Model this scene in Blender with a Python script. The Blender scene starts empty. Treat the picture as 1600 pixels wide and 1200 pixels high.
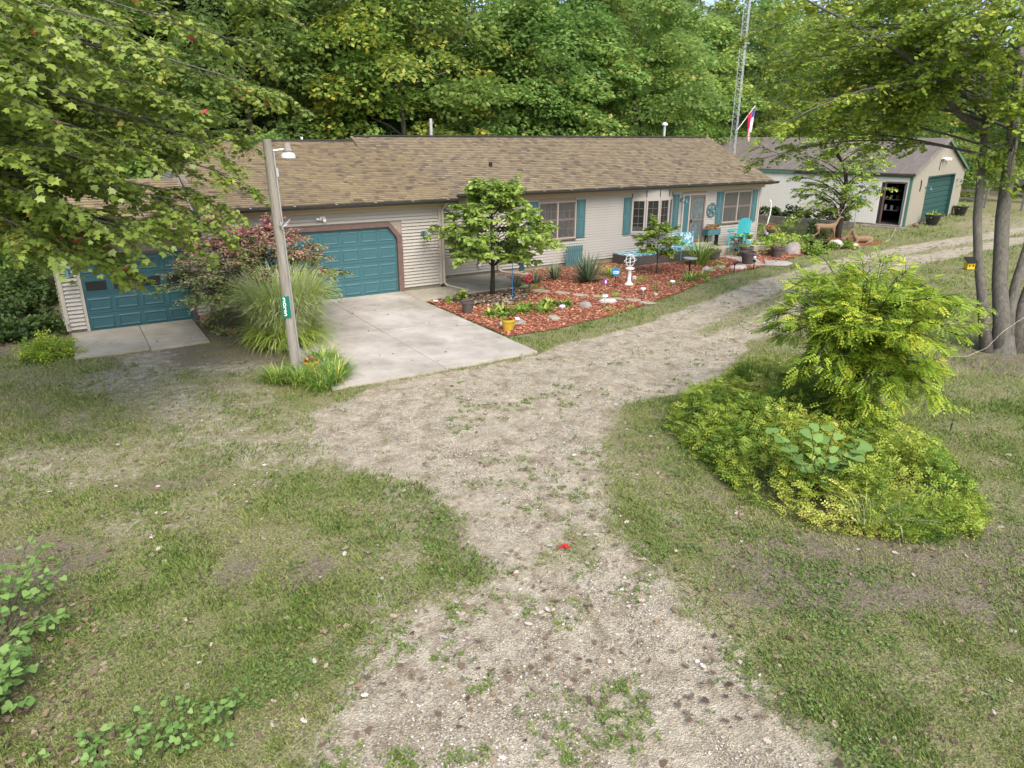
import bpy, math, random
import numpy as np
from mathutils import Vector, Matrix
random.seed(7)
R = np.random.RandomState(11)
S = bpy.context.scene
COL = S.collection
# ------------------------------------------------------------------ camera, sky, sun, exposure
cam = bpy.data.cameras.new('camera'); camo = bpy.data.objects.new('camera', cam); COL.objects.link(camo)
rt = Vector((0.847122, -0.531389, 0.003260)); up = Vector((0.173597, 0.282530, 0.943420)); fw = Vector((0.502244, 0.798625, -0.331585))
camo.matrix_world = Matrix(((rt.x, up.x, -fw.x, 0), (rt.y, up.y, -fw.y, 0), (rt.z, up.z, -fw.z, 4.75), (0, 0, 0, 1)))
cam.sensor_width = 36; cam.lens = 24.75; cam.clip_start = .1; cam.clip_end = 2000
S.camera = camo
S.render.resolution_x = 1024; S.render.resolution_y = 768
W = bpy.data.worlds.new('World'); S.world = W; W.use_nodes = True
nt = W.node_tree; nt.nodes.clear()
sky = nt.nodes.new('ShaderNodeTexSky'); sky.sky_type = 'NISHITA'; sky.sun_disc = False
SUN_DIR = Vector((-.15, -.72, .85)).normalized()        # towards the sun
sky.sun_elevation = math.asin(SUN_DIR.z); sky.sun_rotation = math.atan2(SUN_DIR.x, SUN_DIR.y)
sky.dust_density = 4; sky.air_density = 1.0; sky.ozone_density = 1
bg = nt.nodes.new('ShaderNodeBackground'); bg.inputs[1].default_value = .15
wo = nt.nodes.new('ShaderNodeOutputWorld')
nt.links.new(sky.outputs[0], bg.inputs[0]); nt.links.new(bg.outputs[0], wo.inputs[0])
sl = bpy.data.lights.new('sun', 'SUN'); sl.energy = 1.15; sl.angle = math.radians(38); sl.color = (1, .95, .87)
so = bpy.data.objects.new('sun', sl); COL.objects.link(so)
so.rotation_euler = (-SUN_DIR).to_track_quat('-Z', 'Y').to_euler()
V = S.view_settings; V.view_transform = 'Standard'; V.look = 'None'; V.exposure = 1.12; V.gamma = 1; V.use_curve_mapping = False

# ------------------------------------------------------------------ materials
def mat(name, base, rough=.8, spec=.3, noise=0, nscale=5, c2=None, bump=0, bscale=60, metal=0, detail=4, stretch=None, coat=0):
    m = bpy.data.materials.new(name); m.use_nodes = True
    n = m.node_tree.nodes; l = m.node_tree.links; b = n['Principled BSDF']
    b.inputs['Roughness'].default_value = rough; b.inputs['Metallic'].default_value = metal
    b.inputs['Specular IOR Level'].default_value = spec; b.inputs['Coat Weight'].default_value = coat
    base = tuple(base) + (1,); b.inputs['Base Color'].default_value = base
    tc = n.new('ShaderNodeTexCoord'); src = tc.outputs['Object']
    if stretch:
        mp = n.new('ShaderNodeMapping'); mp.inputs['Scale'].default_value = stretch; l.new(src, mp.inputs[0]); src = mp.outputs[0]
    if c2 is not None:
        t = n.new('ShaderNodeTexNoise'); t.inputs['Scale'].default_value = nscale; t.inputs['Detail'].default_value = detail + 3
        t.inputs['Roughness'].default_value = .65; l.new(src, t.inputs[0])
        r = n.new('ShaderNodeValToRGB'); r.color_ramp.elements[0].position = .5 - noise / 2; r.color_ramp.elements[1].position = .5 + noise / 2
        r.color_ramp.elements[0].color = base; r.color_ramp.elements[1].color = tuple(c2) + (1,)
        l.new(t.outputs[0], r.inputs[0]); l.new(r.outputs[0], b.inputs['Base Color'])
    if bump:
        t2 = n.new('ShaderNodeTexNoise'); t2.inputs['Scale'].default_value = bscale; t2.inputs['Detail'].default_value = 4; l.new(src, t2.inputs[0])
        bp = n.new('ShaderNodeBump'); bp.inputs['Strength'].default_value = bump; bp.inputs['Distance'].default_value = .02
        l.new(t2.outputs[0], bp.inputs['Height']); l.new(bp.outputs[0], b.inputs['Normal'])
    return m

def tintmat(name, stops, rough=.55, trans=0.0, attr='tint', spec=.3, var=0.0):
    """colour ramp over the per-piece attribute 'tint', times the object's own colour"""
    if trans >= .3: stops = [(p_, tuple(min(.62, c_ * 1.75) for c_ in c)) for p_, c in stops]
    m = bpy.data.materials.new(name); m.use_nodes = True
    n = m.node_tree.nodes; l = m.node_tree.links; b = n['Principled BSDF']; out = n['Material Output']
    a = n.new('ShaderNodeAttribute'); a.attribute_name = attr
    r = n.new('ShaderNodeValToRGB'); cr = r.color_ramp
    cr.elements[0].position = stops[0][0]; cr.elements[0].color = tuple(stops[0][1]) + (1,)
    cr.elements[1].position = stops[-1][0]; cr.elements[1].color = tuple(stops[-1][1]) + (1,)
    for p, c in stops[1:-1]:
        e = cr.elements.new(p); e.color = tuple(c) + (1,)
    l.new(a.outputs['Fac'], r.inputs[0])
    oi = n.new('ShaderNodeObjectInfo'); mx = n.new('ShaderNodeMix'); mx.data_type = 'RGBA'; mx.blend_type = 'MULTIPLY'; mx.inputs[0].default_value = 1
    l.new(r.outputs[0], mx.inputs[6]); l.new(oi.outputs['Color'], mx.inputs[7]); col = mx.outputs[2]
    l.new(col, b.inputs['Base Color']); b.inputs['Roughness'].default_value = rough; b.inputs['Specular IOR Level'].default_value = spec
    if trans:
        t = n.new('ShaderNodeBsdfTranslucent'); l.new(col, t.inputs[0]); ms = n.new('ShaderNodeMixShader'); ms.inputs[0].default_value = trans
        l.new(b.outputs[0], ms.inputs[1]); l.new(t.outputs[0], ms.inputs[2]); l.new(ms.outputs[0], out.inputs[0])
    return m

M = {}
M['siding'] = mat('vinyl_siding', (.325, .31, .28), .55, .3, .5, 1.2, (.385, .37, .34), stretch=(1, 1, 3))
M['siding_trim'] = mat('siding_trim', (.38, .355, .31), .5)
M['sheath'] = mat('wall_sheathing', (.30, .26, .21), .9)
M['algae'] = mat('weathered_green_siding', (.36, .37, .26), .8, .2, .5, 3, (.20, .25, .13))
M['soffit'] = mat('tan_soffit', (.40, .33, .22), .6)
M['gutter'] = mat('dark_gutter', (.025, .027, .026), .35, .5, .4, 8, (.05, .05, .045))
M['downspout'] = mat('beige_downspout', (.42, .38, .32), .45)
M['white_metal'] = mat('white_painted_metal', (.72, .72, .70), .5)
M['foundation'] = mat('foundation_concrete', (.30, .27, .21), .9, .2, .5, 4, (.17, .16, .11), .4, 40)
M['concrete'] = mat('driveway_concrete', (.46, .428, .38), .85, .2, .30, .75, (.27, .245, .205), .25, 90)
M['concrete_damp'] = mat('old_concrete', (.42, .385, .315), .85, .2, .4, 1.2, (.26, .24, .18), .3, 90)
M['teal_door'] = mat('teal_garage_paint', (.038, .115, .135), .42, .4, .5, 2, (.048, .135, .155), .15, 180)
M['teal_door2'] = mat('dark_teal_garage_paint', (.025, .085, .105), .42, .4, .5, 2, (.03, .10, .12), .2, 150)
M['teal'] = mat('teal_shutter_paint', (.055, .13, .145), .5, .3, .5, 5, (.065, .15, .165))
M['brown'] = mat('brown_door_trim', (.115, .07, .06), .6, .3, .5, 5, (.16, .11, .095))
M['frame'] = mat('taupe_window_frame', (.15, .125, .11), .5)
M['frame_light'] = mat('pale_window_frame', (.38, .345, .31), .5)
M['glass'] = mat('dark_window_glass', (.022, .024, .026), .06, .5)
M['glass_curtain'] = mat('curtained_window_glass', (.10, .098, .098), .12, .5, .25, 3, (.045, .045, .045), stretch=(14, 1, .6))
M['screen'] = mat('screen_glass', (.07, .085, .09), .15, .5, .3, 6, (.13, .17, .18))
M['black'] = mat('black_plastic', (.018, .018, .02), .4)
M['darkpot'] = mat('brown_grey_pot', (.07, .058, .052), .6, .3, .4, 8, (.105, .09, .08))
M['yellowpot'] = mat('yellow_glazed_pot', (.55, .38, .035), .35, .5, .4, 9, (.42, .29, .03), coat=.3)
M['soil'] = mat('potting_soil', (.05, .035, .025), .95, .1, .5, 20, (.09, .06, .04), .6, 60)
M['turq'] = mat('turquoise_plastic', (.05, .40, .43), .4)
M['white'] = mat('white_plastic', (.75, .75, .73), .4)
M['stone'] = mat('pale_flagstone', (.38, .34, .27), .85, .2, .4, 7, (.25, .22, .17), .4, 30)
M['rock'] = mat('field_rock', (.34, .30, .27), .85, .2, .4, 5, (.20, .18, .165), .6, 18)
M['rock_light'] = mat('pale_field_rock', (.55, .50, .46), .85, .2, .4, 6, (.36, .32, .30), .6, 18)
M['shedwall'] = mat('shed_paint_lit_side', (.72, .715, .70), .7, .2, .5, 1.5, (.56, .55, .53), stretch=(3, 3, .6))  # colour raised: the brighter light on the long wall is put into it
M['shedgable'] = mat('shed_paint_shaded_side', (.34, .32, .265), .7, .2, .5, 1.5, (.28, .26, .21), stretch=(3, 3, .6))  # darker, warmer copy: the gable's weaker light is put into the colour
M['shedroof'] = mat('weathered_shed_roof', (.17, .15, .13), .75, .3, .5, 1.3, (.105, .09, .08), .2, 30, stretch=(1, 3, 1))
M['shedgreen'] = mat('green_shed_trim', (.08, .17, .125), .6)
M['sheddoor'] = mat('green_shed_door', (.022, .07, .065), .45)
M['wood_grey'] = mat('weathered_pole_wood', (.36, .34, .30), .85, .2, .42, 3, (.22, .20, .175), .5, 14, stretch=(9, 9, .7))
M['bark'] = mat('grey_bark', (.17, .16, .135), .95, .15, .4, 5, (.075, .07, .06), 1.0, 14, stretch=(3.5, 3.5, .9))
M['bark_dark'] = mat('dark_bark', (.07, .06, .05), .95, .1, .4, 6, (.035, .03, .025), .8, 20, stretch=(3, 3, .8))
M['galv'] = mat('galvanised_steel', (.50, .53, .56), .4, .5, metal=.6)
M['signgreen'] = mat('green_sign', (.005, .16, .11), .45)
M['blue'] = mat('blue_plastic', (.015, .18, .45), .4)
M['red'] = mat('red_enamel', (.45, .02, .04), .4)
M['flag_red'] = mat('flag_red_cloth', (.55, .01, .07), .8)
M['flag_white'] = mat('flag_white_cloth', (.75, .72, .74), .8)
M['flag_blue'] = mat('flag_blue_cloth', (.03, .05, .22), .8)
M['yellow'] = mat('yellow_paint', (.55, .42, .02), .6)
M['timber'] = mat('grey_timber', (.26, .24, .215), .9, .1, .4, 4, (.15, .135, .12), .4, 30)
M['mosaic'] = None
M['deer'] = mat('tan_deer_coat', (.24, .165, .10), .8, .1, .4, 8, (.18, .125, .08))
M['antler'] = mat('pale_antler', (.5, .42, .32), .7)
M['interior'] = mat('dark_shed_interior', (.05, .045, .04), .9)
M['purple'] = mat('purple_glass', (.22, .05, .35), .25)
M['bulb'] = mat('translucent_lens', (.62, .66, .66), .15, .5)
M['rope'] = mat('pale_rope', (.55, .5, .4), .8)

def spec_mosaic():
    m = bpy.data.materials.new('blue_white_pattern'); m.use_nodes = True
    n = m.node_tree.nodes; l = m.node_tree.links; b = n['Principled BSDF']
    tc = n.new('ShaderNodeTexCoord'); v = n.new('ShaderNodeTexVoronoi'); v.inputs['Scale'].default_value = 11
    l.new(tc.outputs['Object'], v.inputs[0]); r = n.new('ShaderNodeValToRGB'); r.color_ramp.interpolation = 'CONSTANT'
    r.color_ramp.elements[0].color = (.04, .24, .32, 1); r.color_ramp.elements[1].position = .38; r.color_ramp.elements[1].color = (.52, .58, .58, 1)
    e = r.color_ramp.elements.new(.62); e.color = (.12, .38, .44, 1); e = r.color_ramp.elements.new(.85); e.color = (.015, .12, .28, 1)
    l.new(v.outputs['Color'], r.inputs[0]); l.new(r.outputs[0], b.inputs['Base Color']); b.inputs['Roughness'].default_value = .5
    return m
M['mosaic'] = spec_mosaic()
M['shingle'] = tintmat('asphalt_shingles', [(0, (.095, .072, .056)), (.3, (.155, .122, .088)), (.6, (.21, .173, .112)), (1, (.26, .22, .135))], .9)
M['grass'] = tintmat('grass_blades', [(0, (.10, .17, .032)), (.4, (.185, .26, .06)), (.75, (.255, .29, .09)), (1, (.40, .385, .19))], .6, .25)
M['weed'] = tintmat('clover_weeds', [(0, (.09, .15, .04)), (1, (.19, .27, .07))], .5, .25)
M['pebble'] = tintmat('pebbles', [(0, (.13, .115, .10)), (.45, (.29, .26, .21)), (.85, (.43, .39, .32)), (1, (.66, .63, .57))], .85)
M['chips'] = tintmat('red_wood_chips', [(0, (.17, .065, .04)), (.5, (.40, .155, .085)), (.85, (.50, .25, .15)), (1, (.55, .40, .29))], .9)
M['deadleaf'] = tintmat('dead_leaves', [(0, (.075, .05, .04)), (.35, (.16, .115, .08)), (.7, (.27, .195, .12)), (.86, (.38, .31, .24)), (1, (.55, .50, .45))], .7, .15)
M['redleaf'] = tintmat('red_fallen_leaf', [(0, (.5, .02, .03)), (1, (.6, .12, .02))], .6, .2)
G = lambda *s: list(s)
M['maple'] = tintmat('maple_leaves', [(0, (.06, .095, .016)), (.45, (.115, .165, .028)), (.80, (.19, .23, .040)), (.93, (.30, .25, .05)), (.965, (.42, .10, .06)), (1, (.5, .045, .07))], .42, .33, spec=.45)
M['maple_pale'] = tintmat('silvery_maple_leaves', [(0, (.06, .11, .035)), (.5, (.12, .20, .07)), (.93, (.19, .27, .11)), (.96, (.45, .12, .10)), (1, (.5, .03, .12))], .42, .3, spec=.45)
M['locust'] = tintmat('yellow_green_leaves', [(0, (.07, .13, .015)), (.5, (.165, .24, .025)), (.8, (.26, .31, .035)), (1, (.38, .35, .05))], .5, .35)
M['mound'] = tintmat('ground_cover_leaves', [(0, (.045, .10, .014)), (.35, (.12, .18, .022)), (.75, (.23, .265, .04)), (1, (.37, .33, .10))], .5, .3)
M['redbud'] = tintmat('heart_leaves', [(0, (.08, .135, .025)), (.5, (.17, .24, .045)), (.85, (.26, .33, .09)), (1, (.36, .36, .08))], .42, .42, spec=.45)
M['yellowtree'] = tintmat('yellowing_leaves', [(0, (.06, .12, .02)), (.45, (.14, .22, .035)), (.8, (.28, .32, .05)), (1, (.50, .42, .05))], .5, .35)
M['bigleaf'] = tintmat('large_green_leaves', [(0, (.065, .13, .03)), (1, (.125, .205, .055))], .45, .3, spec=.45)
M['forest'] = tintmat('forest_leaves', [(0, (.07, .115, .03)), (.5, (.13, .195, .05)), (.85, (.20, .26, .07)), (.93, (.28, .28, .06)), (1, (.40, .27, .07))], .5, .5)
M['forest_gold'] = tintmat('golden_edged_forest_leaves', [(0, (.05, .095, .022)), (.42, (.11, .17, .038)), (.66, (.18, .22, .045)), (.85, (.38, .32, .05)), (1, (.46, .27, .06))], .5, .4)
M['pine'] = tintmat('pine_needles', [(0, (.03, .045, .018)), (.7, (.07, .085, .035)), (1, (.17, .11, .06))], .7, .1)
M['burning'] = tintmat('burning_bush_leaves', [(0, (.07, .12, .03)), (.5, (.14, .19, .06)), (.72, (.29, .20, .13)), (.88, (.40, .15, .14)), (1, (.45, .04, .11))], .5, .3)
M['silvergrass'] = tintmat('striped_grass_blades', [(0, (.12, .18, .03)), (.4, (.29, .35, .07)), (1, (.60, .60, .30))], .5, .3)
M['lilyleaf'] = tintmat('strap_leaves', [(0, (.045, .10, .018)), (.7, (.12, .20, .035)), (1, (.32, .31, .07))], .45, .3)
M['yucca'] = tintmat('yucca_blades', [(0, (.04, .09, .045)), (.6, (.10, .165, .085)), (1, (.34, .37, .24))], .45, .1)
M['hosta'] = tintmat('hosta_leaves', [(0, (.06, .14, .02)), (.5, (.17, .29, .04)), (1, (.48, .50, .13))], .45, .25)
M['darkshrub'] = tintmat('dark_shrub_leaves', [(0, (.025, .055, .014)), (.6, (.07, .12, .03)), (1, (.14, .19, .055))], .5, .25)
M['flowers'] = tintmat('mixed_blooms', [(0, (.10, .17, .03)), (.55, (.17, .24, .05)), (.6, (.55, .05, .06)), (.8, (.55, .28, .04)), (1, (.22, .09, .38))], .6, .2)

# ------------------------------------------------------------------ mesh helpers
def root_of(o):
    while o.parent: o = o.parent
    return o
class MB:
    def __init__(s): s.v = []; s.f = []; s.t = []
    def add(s, vs, fs, tint=0.5):
        k = len(s.v); s.v += [tuple(v) for v in vs]; s.f += [tuple(i + k for i in f) for f in fs]; s.t += [tint] * len(vs); return s
    def box(s, x0, x1, y0, y1, z0, z1, tint=.5):
        return s.add([(x0, y0, z0), (x1, y0, z0), (x1, y1, z0), (x0, y1, z0), (x0, y0, z1), (x1, y0, z1), (x1, y1, z1), (x0, y1, z1)],
                     [(0, 3, 2, 1), (4, 5, 6, 7), (0, 1, 5, 4), (1, 2, 6, 5), (2, 3, 7, 6), (3, 0, 4, 7)], tint)
    def tube(s, pts, r, n=8, cap=True, tint=.5):
        pts = [Vector(p) for p in pts]; m = len(pts); rs = r if isinstance(r, (list, tuple)) else [r] * m
        k = len(s.v); prev = None
        for i, p in enumerate(pts):
            d = (pts[min(i + 1, m - 1)] - pts[max(i - 1, 0)]).normalized()
            if prev is None:
                a = d.orthogonal().normalized()
            else:
                a = (prev - d * prev.dot(d)).normalized()
            prev = a; b = d.cross(a)
            for j in range(n):
                t = 2 * math.pi * j / n; s.v.append(tuple(p + (a * math.cos(t) + b * math.sin(t)) * rs[i])); s.t.append(tint)
        for i in range(m - 1):
            for j in range(n):
                j2 = (j + 1) % n; s.f.append((k + i * n + j, k + i * n + j2, k + (i + 1) * n + j2, k + (i + 1) * n + j))
        if cap: s.f.append(tuple(k + j for j in reversed(range(n)))); s.f.append(tuple(k + (m - 1) * n + j for j in range(n)))
        return s
    def lathe(s, prof, cx=0, cy=0, n=16, cap=True):
        k = len(s.v)
        for r, z in prof:
            for j in range(n):
                t = 2 * math.pi * j / n; s.v.append((cx + r * math.cos(t), cy + r * math.sin(t), z)); s.t.append(.5)
        m = len(prof)
        for i in range(m - 1):
            for j in range(n):
                j2 = (j + 1) % n; s.f.append((k + i * n + j, k + i * n + j2, k + (i + 1) * n + j2, k + (i + 1) * n + j))
        if cap: s.f.append(tuple(k + j for j in reversed(range(n)))); s.f.append(tuple(k + (m - 1) * n + j for j in range(n)))
        return s
    def build(s, name, m, parent=None, smooth=False, local=False, data_only=False, bevel=0):
        me = bpy.data.meshes.new(name)
        v = s.v
        if parent is not None and not local:
            o = root_of(parent).location; v = [(a - o.x, b - o.y, c - o.z) for a, b, c in v]
        me.from_pydata(v, [], s.f); me.materials.append(m)
        at = me.attributes.new('tint', 'FLOAT', 'POINT'); at.data.foreach_set('value', s.t)
        if smooth: me.polygons.foreach_set('use_smooth', [True] * len(me.polygons))
        me.update()
        if data_only: return me
        ob = link(name, me, parent)
        if bevel:
            bv = ob.modifiers.new('bevel', 'BEVEL'); bv.width = bevel; bv.segments = 2; bv.limit_method = 'ANGLE'
        return ob
def link(name, data, parent=None):
    ob = bpy.data.objects.new(name, data); COL.objects.link(ob)
    if parent is not None: ob.parent = parent
    return ob
def tag(o, label=None, cat=None, group=None, kind=None):
    if label: o['label'] = label
    if cat: o['category'] = cat
    if group: o['group'] = group
    if kind: o['kind'] = kind
    return o
def thing(name, loc, label, cat, group=None, rz=0):
    o = bpy.data.objects.new(name, None); COL.objects.link(o); o.location = loc; o.rotation_euler = (0, 0, rz)
    o.empty_display_size = .2
    return tag(o, label, cat, group)
def dup(root, loc, label=None, rz=0, sc=1, group=None):
    r = root.copy(); COL.objects.link(r); r.location = loc; r.rotation_euler = (0, 0, rz); r.scale = (sc, sc, sc) if not isinstance(sc, tuple) else sc
    if label: r['label'] = label
    if group: r['group'] = group
    for ch in list(root.children):
        c = ch.copy(); COL.objects.link(c); c.parent = r
        for g in ch.children:
            d = g.copy(); COL.objects.link(d); d.parent = c
    return r
def fastmesh(name, co, loops, k, mt, tint, smooth=False):
    """co (n,3); loops flat vertex indices of faces that all have k corners"""
    me = bpy.data.meshes.new(name); nf = len(loops) // k
    me.vertices.add(len(co)); me.vertices.foreach_set('co', np.ascontiguousarray(co, dtype=np.float32).ravel())
    me.loops.add(len(loops)); me.loops.foreach_set('vertex_index', np.ascontiguousarray(loops, dtype=np.int32))
    me.polygons.add(nf); me.polygons.foreach_set('loop_start', np.arange(0, nf * k, k, dtype=np.int32))
    at = me.attributes.new('tint', 'FLOAT', 'POINT'); at.data.foreach_set('value', np.ascontiguousarray(tint, dtype=np.float32))
    if smooth: me.polygons.foreach_set('use_smooth', np.ones(nf, dtype=bool))
    me.materials.append(mt); me.update(calc_edges=True); return me
def unit(a): return a / (np.linalg.norm(a, axis=1, keepdims=True) + 1e-9)
# leaf outlines: x along the leaf, y across, z normal
def tmpl(pts, fan=False):
    p = np.array(pts, float); return p
T_QUAD = (np.array([(0, 0, 0), (.5, .33, .06), (1, 0, 0), (.5, -.33, .06)]), np.array([[0, 1, 2, 3]]))
T_MAPLE = (np.array([(0, .0, 0), (.12, .30, .03), (.02, .52, -.06), (.36, .40, .02), (.50, .62, -.08), (.62, .26, .03), (1.0, 0, -.06), (.62, -.26, .03), (.50, -.62, -.08), (.36, -.40, .02), (.02, -.52, -.06), (.12, -.30, .03)]), np.array([[0, 11, 10, 9, 8, 7, 6, 5, 4, 3, 2, 1]]))
T_HEART = (np.array([(.06, 0, 0), (-.06, .3, .05), (.2, .5, .07), (.6, .36, .03), (1, 0, -.08), (.6, -.36, .03), (.2, -.5, .07), (-.06, -.3, .05)]), np.array([[0, 7, 6, 5, 4, 3, 2, 1]]))
T_OAK = (np.array([(0, .03, 0), (.15, .12, .03), (.25, .32, .08), (.36, .14, .0), (.52, .40, .12), (.62, .15, .03), (.80, .26, .1), (1.0, 0, .12), (.80, -.26, .08), (.62, -.13, .0), (.52, -.38, .1), (.36, -.13, .0), (.25, -.3, .1), (.15, -.11, .0), (0, -.03, 0)]), np.array([list(range(14, -1, -1))]))
def pinnate(pairs, w=.13, L=.27, droop=.35):
    v = []; f = []
    for i in range(pairs):
        x = .15 + .75 * i / pairs; z = -droop * x * x
        for sg in (-1, 1):
            k = len(v); v += [(x, .01 * sg, z), (x + .10, sg * L * .45, z + .01 - .0), (x + .12, sg * L, z - .05), (x + .10 - w, sg * L * .55, z - .02)]
            f.append([k, k + 1, k + 2, k + 3])
    k = len(v); v += [(.88, 0, -droop * .8), (.96, .06, -droop * .9), (1.1, 0, -droop * 1.1), (.96, -.06, -droop * .9)]; f.append([k, k + 1, k + 2, k + 3])
    return (np.array(v, float), np.array(f))
T_PINN = pinnate(5)
T_BLADE = (np.array([(0, -.04, 0), (.5, -.03, .0), (1, 0, -.12), (.5, .03, .0), (0, .04, 0)]), np.array([[0, 1, 2, 3, 4]]))
def leafmesh(name, P, N, D, size, T, mt, tint, asp=1.0):
    tv, tf = T; n = len(P)
    D = unit(D); N = N - (N * D).sum(1, keepdims=True) * D; N = unit(N); B = np.cross(N, D)
    size = np.broadcast_to(np.asarray(size, float), (n,))
    co = (P[:, None, :] + size[:, None, None] * (tv[None, :, 0:1] * D[:, None, :] + asp * tv[None, :, 1:2] * B[:, None, :] + tv[None, :, 2:3] * N[:, None, :])).reshape(-1, 3)
    k = tf.shape[1]; loops = (tf[None] + (np.arange(n) * len(tv))[:, None, None]).reshape(-1)
    return fastmesh(name, co, loops, k, mt, np.repeat(np.clip(tint, 0, 1), len(tv)))
def vnoise(x, y, s, seed=0):
    """smooth value noise 0..1"""
    x = np.asarray(x) / s + 1000; y = np.asarray(y) / s + 1000; xi = np.floor(x).astype(np.int64); yi = np.floor(y).astype(np.int64); fx = x - xi; fy = y - yi
    fx = fx * fx * (3 - 2 * fx); fy = fy * fy * (3 - 2 * fy)
    def h(a, b):
        q = (a * 374761393 + b * 668265263 + seed * 1442695) & 0xffffffff; q = ((q ^ (q >> 13)) * 1274126177) & 0xffffffff
        return ((q ^ (q >> 16)) & 0xffff) / 65535.
    return (h(xi, yi) * (1 - fx) + h(xi + 1, yi) * fx) * (1 - fy) + (h(xi, yi + 1) * (1 - fx) + h(xi + 1, yi + 1) * fx) * fy
def fbm(x, y, s, seed=0):
    return .5 * vnoise(x, y, s, seed) + .3 * vnoise(x, y, s / 2.3, seed + 1) + .2 * vnoise(x, y, s / 5.1, seed + 2)
def seg(x, y, a, b):
    ax, ay = a; bx, by = b; dx, dy = bx - ax, by - ay; t = np.clip(((x - ax) * dx + (y - ay) * dy) / (dx * dx + dy * dy + 1e-9), 0, 1)
    return np.hypot(x - ax - t * dx, y - ay - t * dy)
def inpoly(x, y, poly):
    r = np.zeros(x.shape, bool); n = len(poly)
    for i in range(n):
        (x0, y0), (x1, y1) = poly[i], poly[(i + 1) % n]
        c = ((y0 > y) != (y1 > y)) & (x < (x1 - x0) * (y - y0) / ((y1 - y0) + 1e-12) + x0); r ^= c
    return r
def edged(x, y, poly):
    d = np.full(x.shape, 1e9); n = len(poly)
    for i in range(n): d = np.minimum(d, seg(x, y, poly[i], poly[(i + 1) % n]))
    return d

# ------------------------------------------------------------------ ground
MULCH = [(8.98, 19.15), (8.98, 14.5), (10.4, 14.45), (12.2, 14.75), (14.4, 15.35), (16.5, 16.1), (18.4, 16.9), (20.3, 17.6), (23.2, 18.0), (25.3, 18.6), (27.6, 19.3), (28.2, 20.6), (27.3, 21.7), (21.9, 20.4), (18.4, 20.4), (18.2, 21.8), (13.0, 21.8), (12.9, 19.2)]
DRIVE = (3.95, 8.85, 12.95, 20.80)
DRV = [(0.2, 3.0), (0.52, 4.14), (0.9, 4.48), (1.32, 5.1), (1.87, 5.66), (2.76, 5.96), (3.45, 6.41), (3.86, 7.42), (3.6, 8.6), (3.0, 9.6), (2.6, 10.8), (3.2, 12.0), (5.0, 12.7), (6.5, 12.85), (8.86, 12.65), (10.9, 12.7), (10.6, 10.2), (9.4, 9.9), (8.05, 9.24), (6.73, 8.06), (5.89, 6.8), (5.37, 5.55), (5.1, 4.38), (4.8, 3.31), (4.51, 2.3), (4.3, .5), (0.3, .5)]
def gravel_field(x, y):
    wx = x + .8 * (fbm(x, y, 1.6, 5) - .5); wy = y + .8 * (fbm(x, y, 1.6, 9) - .5)
    g = np.zeros(x.shape)
    def cap(a, b, r, f, amt=1.0):
        nonlocal g
        d = seg(wx, wy, a, b); g = np.maximum(g, amt * np.clip((r + f - d) / f, 0, 1))
    # main drive, from under the camera to the fork
    vx = x + .5 * (fbm(x, y, 1.1, 5) - .5); vy = y + .5 * (fbm(x, y, 1.1, 9) - .5)
    sd = np.where(inpoly(vx, vy, DRV), 1, -1) * edged(vx, vy, DRV)
    band = np.clip(1 - seg(vx, vy, (3.3, 6.0), (5.4, 5.9)) / .9, 0, 1); west = np.clip((4.6 - vx) / 2.4, 0, 1) * (vy > 8); mid = np.clip(1 - seg(vx, vy, (3.4, 2.4), (5.2, 7.4)) / .35, 0, 1)
    g = np.clip(.56 + sd / 1.0, 0, 1) * (1 - .42 * band) * (1 - .34 * west) * (1 - .22 * mid)
    for A in ([(8.7, 12.3), (10.6, 12.6), (12.9, 13.0), (17.5, 14.6), (22.5, 16.1), (29.0, 17.3), (35, 17.9), (47, 18.6)], [(8.6, 10.0), (10.6, 10.3), (12.5, 11.1), (15.7, 12.0), (18.6, 13.2), (24.5, 14.9), (31, 15.9), (42, 16.6)]):
        for a_, b_ in zip(A[:-1], A[1:]): cap(a_, b_, .42 if a_[0] < 15 else .36, .45, 1.0 if a_[0] < 24 else .9)
    cap((8.8, 11.2), (12.5, 12.1), .9, .6, .66); cap((12.5, 12.1), (24, 15.7), .6, .7, .47); cap((24, 15.7), (46, 17.4), .8, .8, .44)
    # faint branch to the left garage
    cap((3.4, 10.4), (2.2, 10.9), .6, 1.4, .56); cap((2.2, 10.8), (1.3, 13.4), .4, 1.0, .56); cap((1.3, 13.4), (.9, 17.4), .35, 1.0, .56)
    cap((2.6, 12.0), (2.3, 14.2), .4, .9, .5); cap((-1.0, 12.0), (3.0, 11.2), .7, 1.3, .50); cap((0, 9.2), (1.6, 9.6), .2, .8, .42); cap((.2, 16), (2.6, 15.2), .5, 1.0, .52); cap((2.4, 6.3), (3.6, 8.6), .2, .9, .45); cap((6.2, 5.4), (7.0, 8.6), .1, .7, .42); cap((.2, 11.2), (-.3, 14), .3, .8, .40); cap((43, 19), (52, 22), 2.0, 1.5, .5)
    g = g * (.80 + .36 * fbm(x, y, 2.4, 21))
    return np.clip(g, 0, 1)
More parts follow.
